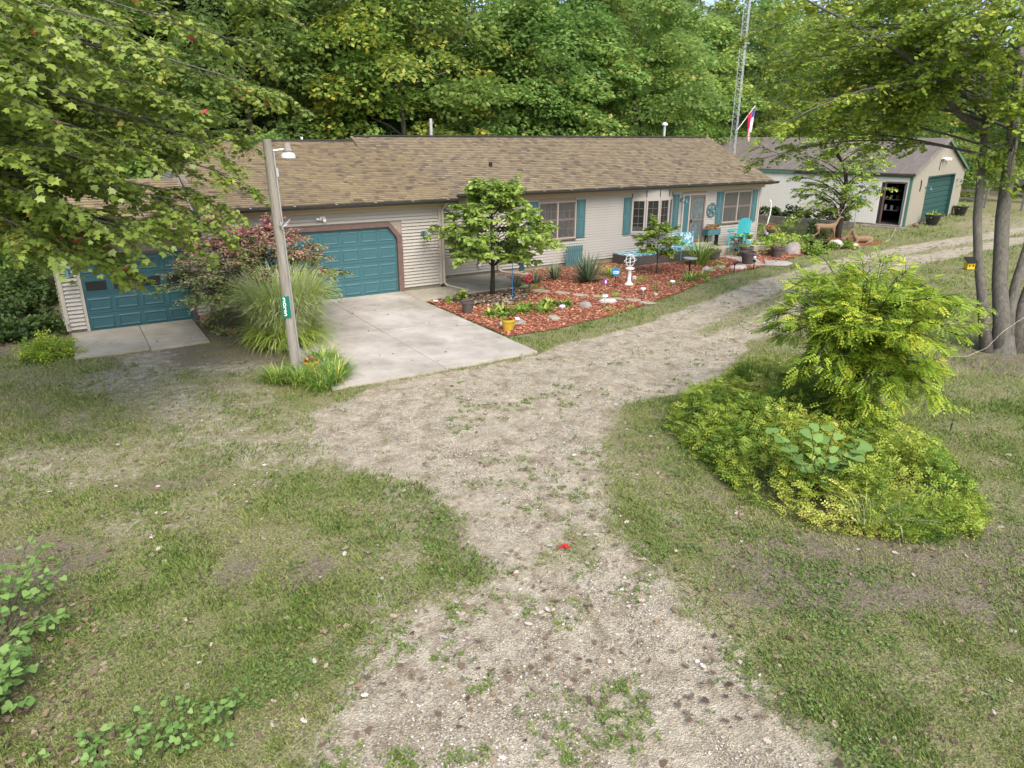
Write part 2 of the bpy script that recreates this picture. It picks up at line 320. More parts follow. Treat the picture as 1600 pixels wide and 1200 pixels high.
def dirt_field(x, y):
    wx = x + .9 * (fbm(x, y, 1.3, 31) - .5); wy = y + .9 * (fbm(x, y, 1.3, 35) - .5)
    d = np.zeros(x.shape)
    for a, b, r, f, amt in [((6.4, 4.3), (9.2, 2.6), .7, .9, .75), ((7.5, 3.2), (9.5, 1.6), .8, 1.4, .5), ((1.6, 7.0), (1.9, 7.3), .05, .5, .8), ((.9, 7.3), (1.2, 7.5), .05, .5, .8),
                            ((2.0, 17.2), (3.6, 16.0), .5, .9, .9), ((3.2, 20), (3.8, 18.3), .8, .5, 1.0), ((10, 9.4), (13, 10.6), .1, .9, .5), ((17.4, 7.0), (18.6, 7.2), .6, 1.2, .9), ((-2, 20), (-1, 24), .8, 1, .8),
                            ((-2.5, 5.5), (-1.3, 9), .5, .9, .9), ((27, 17.9), (40, 18.8), .3, 1.6, .45), ((6.7, 5.3), (7.6, 9.3), .1, .6, .5), ((0, 10.5), (.8, 10.2), .1, .7, .6)]:
        d = np.maximum(d, amt * np.clip((r + f - seg(wx, wy, a, b)) / f, 0, 1))
    return d
def axis(lo, f0, f1, hi, st):
    m = np.arange(f0, f1, st); k = np.geomspace(st, hi - f1, 26); j = np.geomspace(st, f0 - lo, 26)
    return np.concatenate([(f0 - j)[::-1], m, f1 + k])
gx = axis(-500, -4, 30, 600, .14); gy = axis(-300, 0, 24, 700, .14)
XX, YY = np.meshgrid(gx, gy); nx, ny = len(gx), len(gy)
gf = gravel_field(XX, YY); df = dirt_field(XX, YY)
ZZ = .035 * (fbm(XX, YY, 1.2, 3) - .5) - .03 * gf
ZZ = np.where((XX > 60) | (YY > 45) | (XX < -20), 0, ZZ)
idx = np.arange(nx * ny).reshape(ny, nx)
lo = np.stack([idx[:-1, :-1], idx[:-1, 1:], idx[1:, 1:], idx[1:, :-1]], -1).reshape(-1)
gm = bpy.data.materials.new('ground_cover'); gm.use_nodes = True
def ground_material(m):
    n = m.node_tree.nodes; l = m.node_tree.links; b = n['Principled BSDF']; b.inputs['Roughness'].default_value = .95; b.inputs['Specular IOR Level'].default_value = .15
    tc = n.new('ShaderNodeTexCoord')
    def noise(s, d=5, r=.6, w=None):
        t = n.new('ShaderNodeTexNoise'); t.inputs['Scale'].default_value = s; t.inputs['Detail'].default_value = d; t.inputs['Roughness'].default_value = r; l.new(tc.outputs['Object'], t.inputs[0]); return t.outputs[0]
    def ramp(src, st):
        r = n.new('ShaderNodeValToRGB'); e = r.color_ramp.elements; e[0].position = st[0][0]; e[0].color = tuple(st[0][1]) + (1,); e[1].position = st[-1][0]; e[1].color = tuple(st[-1][1]) + (1,)
        for p, c in st[1:-1]: q = e.new(p); q.color = tuple(c) + (1,)
        l.new(src, r.inputs[0]); return r.outputs[0]
    def math_(op, a, c):
        q = n.new('ShaderNodeMath'); q.operation = op
        for i, v in enumerate((a, c)):
            if isinstance(v, (int, float)): q.inputs[i].default_value = v
            else: l.new(v, q.inputs[i])
        return q.outputs[0]
    def mix(f, a, c):
        q = n.new('ShaderNodeMix'); q.data_type = 'RGBA'; l.new(f, q.inputs[0]); l.new(a, q.inputs[6]); l.new(c, q.inputs[7]); return q.outputs[2]
    at = n.new('ShaderNodeAttribute'); at.attribute_name = 'gravel'; ad = n.new('ShaderNodeAttribute'); ad.attribute_name = 'dirt'
    grass = mix(ramp(noise(1.1, 6), [(.36, (0, 0, 0)), (.58, (1, 1, 1))]), ramp(noise(38, 4, .7), [(.36, (.05, .07, .018)), (.5, (.14, .16, .05)), (.64, (.29, .27, .12))]),
                ramp(noise(30, 4, .7), [(.34, (.085, .085, .04)), (.5, (.205, .20, .10)), (.66, (.38, .335, .21))]))
    dirt = ramp(noise(22, 6, .7), [(.3, (.10, .085, .06)), (.55, (.20, .17, .12)), (.75, (.33, .29, .21))])
    vo = n.new('ShaderNodeTexVoronoi'); vo.inputs['Scale'].default_value = 48; l.new(tc.outputs['Object'], vo.inputs[0])
    sep = n.new('ShaderNodeSeparateColor'); l.new(vo.outputs['Color'], sep.inputs[0])
    peb = ramp(sep.outputs[0], [(.0, (.17, .15, .12)), (.35, (.29, .26, .20)), (.7, (.41, .37, .285)), (.95, (.56, .53, .44))])
    sand = ramp(noise(9, 7, .7), [(.30, (.235, .205, .155)), (.48, (.405, .36, .27)), (.66, (.545, .49, .38))])
    gr = mix(ramp(noise(1.6, 7, .7), [(.34, (.1, .1, .1)), (.6, (.85, .85, .85))]), peb, sand)
    dk = ramp(noise(2.6, 6, .7), [(.36, (.62, .585, .53)), (.47, (.86, .84, .81)), (.58, (1, 1, 1))])
    q = n.new('ShaderNodeMix'); q.data_type = 'RGBA'; q.blend_type = 'MULTIPLY'; q.inputs[0].default_value = 1; l.new(gr, q.inputs[6]); l.new(dk, q.inputs[7]); gr = q.outputs[2]
    fd = math_('ADD', ad.outputs['Fac'], math_('MULTIPLY', math_('SUBTRACT', noise(7, 6, .7), .5), 1.1))
    base = mix(ramp(fd, [(.42, (0, 0, 0)), (.66, (1, 1, 1))]), grass, dirt)
    fg = math_('ADD', at.outputs['Fac'], math_('ADD', math_('MULTIPLY', math_('SUBTRACT', noise(6, 6, .7), .5), .9), math_('MULTIPLY', math_('SUBTRACT', noise(40, 3, .7), .5), .6)))
    l.new(mix(ramp(fg, [(.36, (0, 0, 0)), (.64, (1, 1, 1))]), base, gr), b.inputs['Base Color'])
    bp = n.new('ShaderNodeBump'); bp.inputs['Strength'].default_value = .8; bp.inputs['Distance'].default_value = .03
    l.new(math_('ADD', noise(45, 4, .7), math_('MULTIPLY', vo.outputs['Distance'], .6)), bp.inputs['Height']); l.new(bp.outputs[0], b.inputs['Normal'])
ground_material(gm)
me = fastmesh('ground', np.stack([XX, YY, ZZ], -1).reshape(-1, 3), lo, 4, gm, np.zeros(nx * ny), True)
for nm, fld in (('gravel', gf), ('dirt', df)):
    a = me.attributes.new(nm, 'FLOAT', 'POINT'); a.data.foreach_set('value', fld.astype(np.float32).ravel())
tag(link('ground', me), kind='structure')

# driveway slabs
def slab(name, panels, m, z=.055, lab=None):
    root = thing(name, (panels[0][0], panels[0][2], 0), None, None); root['kind'] = 'structure'
    for (x0, x1, y0, y1) in panels:
        b = MB(); b.box(x0 + .006, x1 - .006, y0 + .006, y1 - .006, -.08, z + random.uniform(-.003, .003)); b.build('slab', m, root, bevel=.006)
    return root
xs = (3.95, 6.45, 8.85); ys = (12.95, 16.4, 19.9, 20.78)
slab('driveway', [(xs[i], xs[i + 1], ys[j], ys[j + 1]) for i in range(2) for j in range(3)], M['concrete'])
slab('garage_apron', [(-.28, 1.25, 17.95, 20.36), (1.25, 2.55, 17.85, 20.36)], M['concrete_damp'])
slab('walkway', [(8.87, 10.6, 19.25, 20.78), (10.62, 13.0, 19.5, 21.98), (13.0, 14.2, 20.9, 21.98)], M['concrete_damp'], .05)

# mulch bed sheet and wood chips
bm_ = MB(); bm_.add([(x, y, .03) for x, y in MULCH], [tuple(range(len(MULCH) - 1, -1, -1))])
mulch = bm_.build('mulch_bed', mat('mulch', (.30, .11, .065), .95, .1, .4, 30, (.19, .07, .045), .8, 50), None); tag(mulch, kind='structure')
n = 26000; x = R.uniform(8.9, 28.3, n * 2); y = R.uniform(14.4, 21.9, n * 2); k = inpoly(x, y, MULCH); x = x[k]; y = y[k]
litter = ((x - 11.0) ** 2 + (y - 18.9) ** 2) < 2.2 * (.5 + vnoise(x, y, .5, 4))
P = np.stack([x, y, .035 + R.rand(len(x)) * .03], 1); D = np.stack([np.cos(t := R.rand(len(x)) * 6.283), np.sin(t), R.uniform(-.25, .25, len(x))], 1)
N = np.stack([R.normal(0, .35, len(x)), R.normal(0, .35, len(x)), np.ones(len(x))], 1)
kk = ~litter
tag(link('wood_chips', leafmesh('wood_chips', P[kk], N[kk], D[kk], R.uniform(.04, .11, kk.sum()), T_QUAD, M['chips'], R.rand(kk.sum()), .8)), 'red wood chips spread over the flower bed in front of the house', 'mulch', kind='stuff')
tag(link('leaf_litter', leafmesh('leaf_litter', P[litter] + [0, 0, .01], N[litter], D[litter], R.uniform(.06, .12, litter.sum()), T_HEART, M['deadleaf'], R.rand(litter.sum()))), 'brown leaf litter under the small tree in the flower bed', 'leaf litter', kind='stuff')

# ------------------------------------------------------------------ grass, weeds, pebbles
MOUND = [(8.15, 8.0), (7.7, 6.7), (7.3, 5.5), (7.55, 4.5), (8.2, 3.75), (9.1, 3.4), (9.9, 3.75), (10.6, 4.6), (11.4, 5.7), (12.2, 7.5), (12.3, 9.0), (11.2, 9.35), (10.2, 9.0), (9.1, 8.7)]
def blocked(x, y):
    b = inpoly(x, y, MULCH) | ((x > DRIVE[0]) & (x < DRIVE[1]) & (y > DRIVE[2]) & (y < 20.9)) | ((x > -.3) & (x < 2.6) & (y > 17.85) & (y < 20.5)) | ((x > -.4) & (x < 27.3) & (y > 20.4) & (y < 30)) | ((x > 8.8) & (x < 13.05) & (y > 19.2) & (y < 22))
    return b
def scatter(n, cx, cy, r0, r1, seed):
    """denser near the camera, uniform in azimuth over the visible fan"""
    rs = np.random.RandomState(seed); az = rs.uniform(math.radians(-14), math.radians(78), n); r = r0 * (r1 / r0) ** rs.rand(n)
    return np.sin(az) * r, np.cos(az) * r, r, rs
def grass(n, r0, r1, seed, h0, h1, w):
    x, y, r, rs = scatter(n, 0, 0, r0, r1, seed); g = gravel_field(x, y); d = dirt_field(x, y)
    patch = fbm(x, y, .45, 77); dens = np.clip(1.15 - 1.75 * g - .85 * d, .0, 1) * (.10 + 1.1 * np.clip(patch * 2.6 - .85, 0, 1))
    k = (rs.rand(n) < dens) & ~blocked(x, y); x, y, r = x[k], y[k], r[k]; m = len(x)
    lush = fbm(x, y, 1.3, 55)
    h = rs.uniform(h0, h1, m) * (1 + r / 22) * (.7 + .7 * lush); az = rs.rand(m) * 6.283; lean = rs.uniform(.3, 1.5, m)
    D = np.stack([np.cos(az) * lean, np.sin(az) * lean, np.ones(m)], 1); N = np.stack([np.cos(az), np.sin(az), -lean], 1)
    T = (np.array([(0, -.5, 0), (.55, -.25, .10), (1, 0, 0), (0, .5, 0)]), np.array([[0, 1, 2, 3]]))
    tint = np.clip(.90 - 1.05 * lush + .62 * (rs.rand(m) - .35) + .25 * (vnoise(x, y, 3.0, 15) - .5), 0, 1)
    return leafmesh('grass', np.stack([x, y, np.full(m, -.015)], 1), N, D, h, T, M['grass'], tint, w / 1.0)
a = link('grass', grass(600000, 4.0, 17, 1, .028, .06, .16)); tag(a, 'short patchy green and straw coloured lawn grass', 'grass', kind='stuff')
a = link('grass', grass(330000, 15, 60, 2, .03, .055, .26)); tag(a, 'thin mown grass in the yard towards the house and shed', 'grass', kind='stuff')
def weeds(n, seed):
    x, y, r, rs = scatter(n, 0, 0, 4.2, 22, seed); g = gravel_field(x, y); patch = fbm(x, y, .9, 91)
    k = (rs.rand(n) < np.clip(1.1 - 1.5 * g, 0.02, 1) * np.clip((patch - .47) * 3, 0, .8)) & ~blocked(x, y); x, y = x[k], y[k]
    q = 5; m = len(x) * q; cx = np.repeat(x, q) + rs.normal(0, .03, m); cy = np.repeat(y, q) + rs.normal(0, .03, m); az = rs.rand(m) * 6.283
    D = np.stack([np.cos(az), np.sin(az), rs.uniform(-.1, .5, m)], 1); N = np.stack([rs.normal(0, .3, m), rs.normal(0, .3, m), np.ones(m)], 1)
    return leafmesh('weeds', np.stack([cx, cy, rs.uniform(.01, .045, m)], 1), N, D, rs.uniform(.02, .045, m), T_QUAD, M['weed'], np.repeat(rs.rand(len(x)), q) * .7 + rs.rand(m) * .3, 1.0)
tag(link('weeds', weeds(52000, 3)), 'bright green low broadleaf weeds growing through the lawn', 'weeds', kind='stuff')
# sparse weeds in the gravel
def gravelweeds(n, seed):
    x, y, r, rs = scatter(n, 0, 0, 4.2, 40, seed); g = gravel_field(x, y); patch = fbm(x, y, .5, 191)
    k = (g > .35) & (rs.rand(n) < np.clip((patch - .55) * 7, 0, 1)) & ~blocked(x, y); x, y, r = x[k], y[k], r[k]
    q = 7; m = len(x) * q; cx = np.repeat(x, q) + rs.normal(0, .022, m); cy = np.repeat(y, q) + rs.normal(0, .022, m); az = rs.rand(m) * 6.283
    D = np.stack([np.cos(az), np.sin(az), rs.uniform(.1, .9, m)], 1); N = np.stack([rs.normal(0, .4, m), rs.normal(0, .4, m), np.ones(m)], 1)
    return leafmesh('weeds', np.stack([cx, cy, np.full(m, -.02)], 1), N, D, rs.uniform(.02, .05, m) * np.repeat(1 + r / 30, q), T_QUAD, M['grass'], .45 * np.repeat(rs.rand(len(x)), q), .5)
tag(link('weeds', gravelweeds(30000, 8)), 'small dark green tufts sprouting through the gravel drive', 'weeds', kind='stuff')
def pebbles(n, r0, r1, seed, s0, s1):
    x, y, r, rs = scatter(n, 0, 0, r0, r1, seed); g = gravel_field(x, y); pt = fbm(x, y, 1.1, 44)
    k = (rs.rand(n) < np.clip(g * 1.3 - .25, 0.01, 1) * np.clip(pt * 3.4 - 1.35, .05, 1)) & ~blocked(x, y); x, y, r = x[k], y[k], r[k]; m = len(x)
    ov = np.array([(1, 0, 0), (0, 1, 0), (-1, 0, 0), (0, -1, 0), (0, 0, .7), (.35, .2, -.5)]); of = np.array([(0, 1, 4), (1, 2, 4), (2, 3, 4), (3, 0, 4)])
    s = rs.uniform(s0, s1, m) * .8 * (1 + r / 25) * rs.uniform(.6, 1.6, m); az = rs.rand(m) * 6.283; c, sn = np.cos(az), np.sin(az); e = rs.uniform(.6, 1, m)
    co = np.empty((m, 6, 3)); co[:, :, 0] = x[:, None] + s[:, None] * (ov[None, :, 0] * c[:, None] - ov[None, :, 1] * (sn * e)[:, None])
    co[:, :, 1] = y[:, None] + s[:, None] * (ov[None, :, 0] * sn[:, None] + ov[None, :, 1] * (c * e)[:, None]); co[:, :, 2] = -.02 + s[:, None] * ov[None, :, 2]
    loops = (of[None] + (np.arange(m) * 6)[:, None, None]).reshape(-1)
    return fastmesh('gravel', co.reshape(-1, 3), loops, 3, M['pebble'], np.repeat(rs.rand(m) ** 1.2, 6))
tag(link('gravel', pebbles(110000, 4.2, 30, 5, .006, .013)), 'loose grey and tan pebbles on the gravel drive', 'gravel', kind='stuff')

# ------------------------------------------------------------------ the house
HX, HY = 13.4, 22.0
house = thing('house', (HX, HY, 0), 'long low ranch house with beige siding, brown shingle roof and teal garage doors', 'house')
# one clapboard of unit length; every board is an object that shares it
bd = MB(); bd.add([(0, 0, 0), (1, 0, 0), (1, -.052, .0), (0, -.052, .0), (1, -.001, .1016), (0, -.001, .1016), (0, 0, .1016), (1, 0, .1016)],
                  [(0, 1, 2, 3), (3, 2, 4, 5), (0, 3, 5, 6), (1, 7, 4, 2), (6, 5, 4, 7)])
BOARD = bd.build('siding_board', M['siding'], None, data_only=True)
bd2 = MB(); bd2.v = bd.v; bd2.f = bd.f; bd2.t = bd.t; BOARD_G = bd2.build('siding_board', M['algae'], None, data_only=True)
def siding(x0, x1, z0, z1, y, opens=(), data=BOARD, axis='x', parent=house):
    z = z0; ph = root_of(parent).location
    while z < z1 - .03:
        cuts = sorted([(a, b) for a, b, c, d in opens if c < z + .09 and d > z + .012]); c = x0; iv = []
        for a, b in cuts:
            if a > c + .02: iv.append((c, a))
            c = max(c, b)
        if c < x1 - .02: iv.append((c, x1))
        for a, b in iv:
            o = link('siding_board', data, parent)
            if axis == 'x': o.location = (a - ph.x, y - ph.y, z - ph.z); o.scale = (b - a, 1, 1)
            else: o.location = (y - ph.x, b - ph.y, z - ph.z); o.rotation_euler = (0, 0, -math.pi / 2); o.scale = (b - a, 1, 1)   # faces -x
        z += .1016
# shells
def shell(x0, x1, y0, y1, z1, name='wall'):
    b = MB(); b.box(x0, x1, y0, y1, .15, z1); return b.build(name, M['sheath'], house)
shell(10.35, 27.19, 22.07, 29.5, 2.80); shell(3.25, 10.34, 20.98, 30.2, 2.78); shell(-.34, 3.24, 20.56, 25.2, 2.30)
for x0, x1, y, z0, z1 in ((3.25, 3.99, 20.865, .15, 2.78), (8.8, 10.34, 20.865, .15, 2.78), (3.99, 8.8, 20.865, 2.11, 2.78), (-.34, .155, 20.445, .1, 2.3), (2.62, 3.2, 20.445, .1, 2.3), (.155, 2.62, 20.445, 1.886, 2.3)):
    b = MB(); b.box(x0, x1, y, y + .11, z0, z1); b.build('wall', M['sheath'], house)
for q in ((10.36, 27.17, 22.06, 29.4), (3.27, 3.98, 20.87, 30.1), (8.81, 10.33, 20.87, 30.1), (-.32, .15, 20.45, 25.1), (2.63, 3.22, 20.45, 25.1)):
    b = MB(); b.box(*q, -.1, .149); b.build('foundation', M['foundation'], house)
# main wall siding, openings (x0,x1,z0,z1)
OP = [(14.98, 16.68, 1.04, 2.50), (19.5, 21.7, 1.0, 2.52), (22.28, 23.68, .45, 2.52), (24.72, 26.60, 1.12, 2.52)]
siding(10.40, 27.12, .15, 2.78, 22.062, OP)
GD = (3.95, 8.90, 0, 2.12)
siding(3.30, 10.28, .15, 2.78, 20.862, [(3.90, 8.99, -.1, 2.20)])
siding(-.26, 2.98, .12, 2.28, 20.442, [(.08, 2.66, -.1, 1.93)])
siding(20.5, 25.1, .15, 2.28, -.345, data=BOARD_G, axis='y')
siding(20.9, 22.0, .15, 2.74, 27.20 + .0, axis='y') if False else None
# big garage gable and step wall
b = MB(); b.add([(3.21, 20.84, 2.2), (3.21, 30.2, 2.2), (3.21, 25.6, 4.45), (3.21, 20.84, 2.86)], [(0, 3, 2, 1)]); b.build('gable', M['sheath'], house)
for i in range(22):
    z = 2.30 + i * .1016; ya = 20.84 + max(0, (z - 2.86) / .322); yb = 30.2 - max(0, (z - 2.86) / .322)
    if yb - ya > .3: o = link('siding_board', BOARD, house); o.location = (3.20 - HX, yb - HY, z); o.rotation_euler = (0, 0, -math.pi / 2); o.scale = (yb - ya, 1, 1)
# corner posts
for (x, y, z0, z1) in ((10.31, 20.84, .13, 2.76), (27.15, 22.04, .15, 2.78), (3.0, 20.42, .1, 2.3), (-.31, 20.42, .1, 2.3), (10.37, 22.03, .15, 2.8)):
    b = MB(); b.box(x - .045, x + .045, y - .038, y + .06, z0, z1); b.build('corner_trim', M['siding_trim'], house)
b = MB(); b.box(27.14, 27.21, 22.11, 29.5, .15, 2.8); b.build('side_wall', M['siding'], house)

# roofs -------------------------------------------------------------
def roof(x0, x1, ye, ze, yr, zr, yb, name='roof', tone=(1, 1, 1, 1)):
    """front slope from eave (ye,ze) up to ridge (yr,zr), rear slope down to yb; deck plus shingle courses"""
    b = MB(); zb = zr - (zr - ze) / (yr - ye) * (yb - yr); t = .12
    b.add([(x0, ye, ze), (x1, ye, ze), (x1, yr, zr), (x0, yr, zr), (x1, yb, zb), (x0, yb, zb), (x0, ye, ze - t), (x1, ye, ze - t), (x1, yr, zr - t), (x0, yr, zr - t), (x1, yb, zb - t), (x0, yb, zb - t)],
          [(0, 1, 2, 3), (3, 2, 4, 5), (6, 9, 8, 7), (9, 11, 10, 8), (0, 6, 7, 1), (4, 10, 11, 5), (0, 3, 9, 6), (3, 5, 11, 9), (1, 7, 8, 2), (2, 8, 10, 4)])
    deck = b.build(name, M['shingle'], house)
    s = MB(); L = math.hypot(yr - ye, zr - ze); cy, cz = (yr - ye) / L, (zr - ze) / L; nyv, nzv = -cz, cy
    rows = int(L / .142) + 1
    for r_ in range(rows):
        v0 = r_ * .142 - .02; v1 = min(v0 + .150, L + .01); u = x0 - random.uniform(0, .3); wv = .0
        while u < x1:
            w_ = random.choice((.16, .2, .24, .28, .14)); a0 = max(u, x0 - .02); a1 = min(u + w_ - .004, x1 + .02); u += w_
            if a1 - a0 < .02: continue
            hi = random.random() < .5; th = .034 if hi else .024
            tint = (random.gauss(.66, .15) if hi else random.gauss(.36, .16)) + .04 * math.sin(a0 * .9 + r_ * .13); tint = min(1, max(0, tint))
            def q(u_, v_, h): return (u_, ye + v_ * cy + nyv * h, ze + v_ * cz + nzv * h)
            s.add([q(a0, v0, th), q(a1, v0, th), q(a1, v1, .002), q(a0, v1, .002), q(a0, v0, 0.0), q(a1, v0, 0.0)], [(0, 1, 2, 3), (4, 5, 1, 0)], tint)
    sh = s.build('shingle', M['shingle'], deck); sh['kind'] = 'stuff'; sh.color = tone
    # ridge cap pieces
    rc = MB(); x = x0 - .02
    while x < x1:
        a1 = min(x + .19, x1 + .02); k = (zr - ze) / (yr - ye) * .14
        rc.add([(x, yr - .14, zr - k + .022), (a1, yr - .14, zr - k + .016), (a1, yr, zr + .026), (x, yr, zr + .034), (a1, yr + .14, zr - k + .016), (x, yr + .14, zr - k + .022)], [(0, 1, 2, 3), (3, 2, 4, 5)], random.uniform(.1, .5)); x += .185
    rc.build('ridge_cap', M['shingle'], deck)
    return deck
r1 = roof(9.3, 27.47, 21.62, 2.92, 25.72, 4.72, 29.8)
r2 = roof(3.08, 10.76, 20.42, 2.90, 25.6, 4.565, 30.5, tone=(1.05, 1.03, .96, 1))
r3 = roof(-.60, 3.18, 19.98, 2.40, 22.8, 3.58, 25.4, tone=(1.12, 1.08, .95, 1))
# dark ridge vents
for x0, x1, y, z in ((9.4, 27.2, 25.72, 4.745), (3.3, 10.6, 25.6, 4.59)):
    b = MB(); b.box(x0, x1, y - .10, y + .10, z - .005, z + .045); b.build('ridge_vent', M['gutter'], house)
# soffits, fascias, gutters
def eave(x0, x1, ye, yw, z, gx0, gx1):
    b = MB(); b.box(x0, x1, ye + .05, yw, z - .155, z - .14); b.build('soffit', M['soffit'], house)
    b = MB(); b.box(x0, x1, ye + .008, ye + .05, z - .16, z - .01); b.build('fascia', M['soffit'], house)
    b = MB(); b.box(x0, x1, yw - .025, yw + .0, z - .30, z - .155); b.build('frieze', M['soffit'], house)
    g = MB(); y = ye - .005
    prof = [(y, z - .02), (y, z - .125), (y - .075, z - .125), (y - .12, z - .06), (y - .125, z - .012), (y - .112, z - .012), (y - .105, z - .055), (y - .07, z - .11), (y - .012, z - .11), (y - .012, z - .02)]
    m = len(prof); g.add([(gx0, a, c) for a, c in prof] + [(gx1, a, c) for a, c in prof], [(i, (i + 1) % m, (i + 1) % m + m, i + m) for i in range(m)])
    g.add([(gx0, a, c) for a, c in prof[:5]], [(0, 1, 2, 3, 4)]); g.add([(gx1, a, c) for a, c in prof[:5]], [(4, 3, 2, 1, 0)])
    gt = g.build('gutter', M['gutter'], house)
    x = gx0 + .4
    while x < gx1: c = MB(); c.box(x - .012, x + .012, y - .135, y - .01, z - .016, z - .006); c.build('gutter_clip', M['white_metal'], gt); x += 1.2
eave(10.78, 27.4, 21.62, 22.02, 2.92, 10.9, 27.72)
eave(3.2, 10.7, 20.42, 20.82, 2.90, 4.0, 10.74)
eave(-.5, 3.1, 19.98, 20.40, 2.40, .4, 3.0)
for x, y, z, yr, zr, xr in ((27.46, 21.6, 2.86, 25.72, 4.68, 1), (-.61, 19.98, 2.34, 22.8, 3.53, -1), (3.07, 20.42, 2.84, 25.6, 4.52, -1), (10.775, 20.42, 2.84, 25.6, 4.52, 1)):
    b = MB(); x0, x1 = (x, x + .03) if xr > 0 else (x - .03, x); k = (zr - z) / (yr - y); yb = yr + (yr - y)
    b.add([(x0, y, z - .10), (x1, y, z - .10), (x1, yr, zr - .10), (x0, yr, zr - .10), (x0, y, z + .045), (x1, y, z + .045), (x1, yr, zr + .045), (x0, yr, zr + .045)], [(0, 3, 2, 1), (4, 5, 6, 7), (0, 1, 5, 4), (1, 2, 6, 5), (3, 7, 6, 2), (0, 4, 7, 3)])
    b.add([(x0, yr, zr - .10), (x1, yr, zr - .10), (x1, yb, z - .10), (x0, yb, z - .10), (x0, yr, zr + .045), (x1, yr, zr + .045), (x1, yb, z + .045), (x0, yb, z + .045)], [(0, 3, 2, 1), (4, 5, 6, 7), (1, 2, 6, 5), (2, 3, 7, 6), (0, 4, 7, 3)])
    b.build('rake_board', M['gutter'] if x < 27 else M['soffit'], house)
# flashing seam between the small roof and the big gable
b = MB(); b.add([(3.10, 20.05, 2.46), (3.02, 20.05, 2.455), (3.02, 22.8, 3.615), (3.10, 22.8, 3.63), (3.19, 20.05, 2.60), (3.19, 22.8, 3.76)], [(0, 3, 2, 1), (0, 4, 5, 3)]); b.build('flashing', M['galv'], house)

# garage doors ------------------------------------------------------
PAN = {}
def emboss(w, h, m):
    key = (round(w, 3), round(h, 3), m.name)
    if key not in PAN:
        b = MB(); e = .03; d1 = .014; d2 = .008
        b.add([(0, 0, 0), (w, 0, 0), (w, 0, h), (0, 0, h), (e, -d1, e), (w - e, -d1, e), (w - e, -d1, h - e), (e, -d1, h - e),
               (2 * e, -.002, 2 * e), (w - 2 * e, -.002, 2 * e), (w - 2 * e, -.002, h - 2 * e), (2 * e, -.002, h - 2 * e)],
              [(0, 1, 5, 4), (1, 2, 6, 5), (2, 3, 7, 6), (3, 0, 4, 7), (4, 5, 9, 8), (5, 6, 10, 9), (6, 7, 11, 10), (7, 4, 8, 11), (8, 9, 10, 11)])
        PAN[key] = b.build('door_panel', m, None, data_only=True)
    return PAN[key]
def garage_door(x0, x1, z1, y, cols, m, winrow=None, cham=0):
    b = MB(); rh = z1 / 4
    for i in range(4): b.box(x0, x1, y, y + .045, i * rh + .006, (i + 1) * rh - .006)
    b.box(x0, x1, y + .012, y + .05, 0, z1)
    d = b.build('garage_door', m, house); cw = (x1 - x0) / cols
    for r_ in range(4):
        for c in range(cols):
            xx = x0 + c * cw + cw * .07; w = cw * .86; zz = r_ * rh + rh * .17; h = rh * .66
            if winrow == r_:
                f = MB(); f.box(xx, xx + w, y - .02, y - .001, zz, zz + h); fo = f.build('window', m, d)
                g = MB(); g.box(xx + .035, xx + w - .035, y - .024, y - .0205, zz + .035, zz + h - .035); g.build('pane', M['glass'], d)
            else:
                o = link('door_panel', emboss(w, h, m), d); o.location = (xx - HX, y - HY - .0005, zz)
    return d
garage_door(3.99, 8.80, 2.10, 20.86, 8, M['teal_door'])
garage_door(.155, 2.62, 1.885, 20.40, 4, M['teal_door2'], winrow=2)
# brown surround of the big door with its cut corners
def prism_xz(poly, y0, y1, m, name):
    b = MB(); k = len(poly); b.add([(x, y0, z) for x, z in poly] + [(x, y1, z) for x, z in poly], [tuple(range(k)), tuple(range(2 * k - 1, k - 1, -1))] + [(i, i + k, (i + 1) % k + k, (i + 1) % k) for i in range(k)])
    return b.build(name, m, house)
prism_xz([(8.80, 0), (8.97, 0), (8.97, 1.80), (8.80, 1.76)], 20.755, 20.87, M['brown'], 'door_jamb')
prism_xz([(8.80, 1.76), (8.97, 1.80), (8.58, 2.24), (8.52, 2.11)], 20.757, 20.87, M['brown'], 'door_jamb')
prism_xz([(8.52, 2.11), (8.58, 2.24), (4.22, 2.24), (4.28, 2.11)], 20.759, 20.87, M['brown'], 'door_header')
prism_xz([(4.28, 2.11), (4.22, 2.24), (3.83, 1.80), (3.99, 1.76)], 20.757, 20.87, M['brown'], 'door_jamb')
prism_xz([(3.99, 1.76), (3.83, 1.80), (3.83, 0), (3.99, 0)], 20.755, 20.87, M['brown'], 'door_jamb')
prism_xz([(8.80, 1.765), (8.80, 2.105), (8.525, 2.105)], 20.83, 20.857, M['siding'], 'corner_panel')
prism_xz([(3.99, 1.765), (3.99, 2.105), (4.275, 2.105)], 20.83, 20.857, M['siding'], 'corner_panel')
for x0, x1, z0, z1, m in ((.085, .155, 0, 1.95, 'siding_trim'), (2.62, 2.70, 0, 1.95, 'brown'), (.155, 2.62, 1.885, 1.95, 'frame')):
    b = MB(); b.box(x0, x1, 20.375, 20.43, z0, z1); b.build('door_trim', M[m], house)

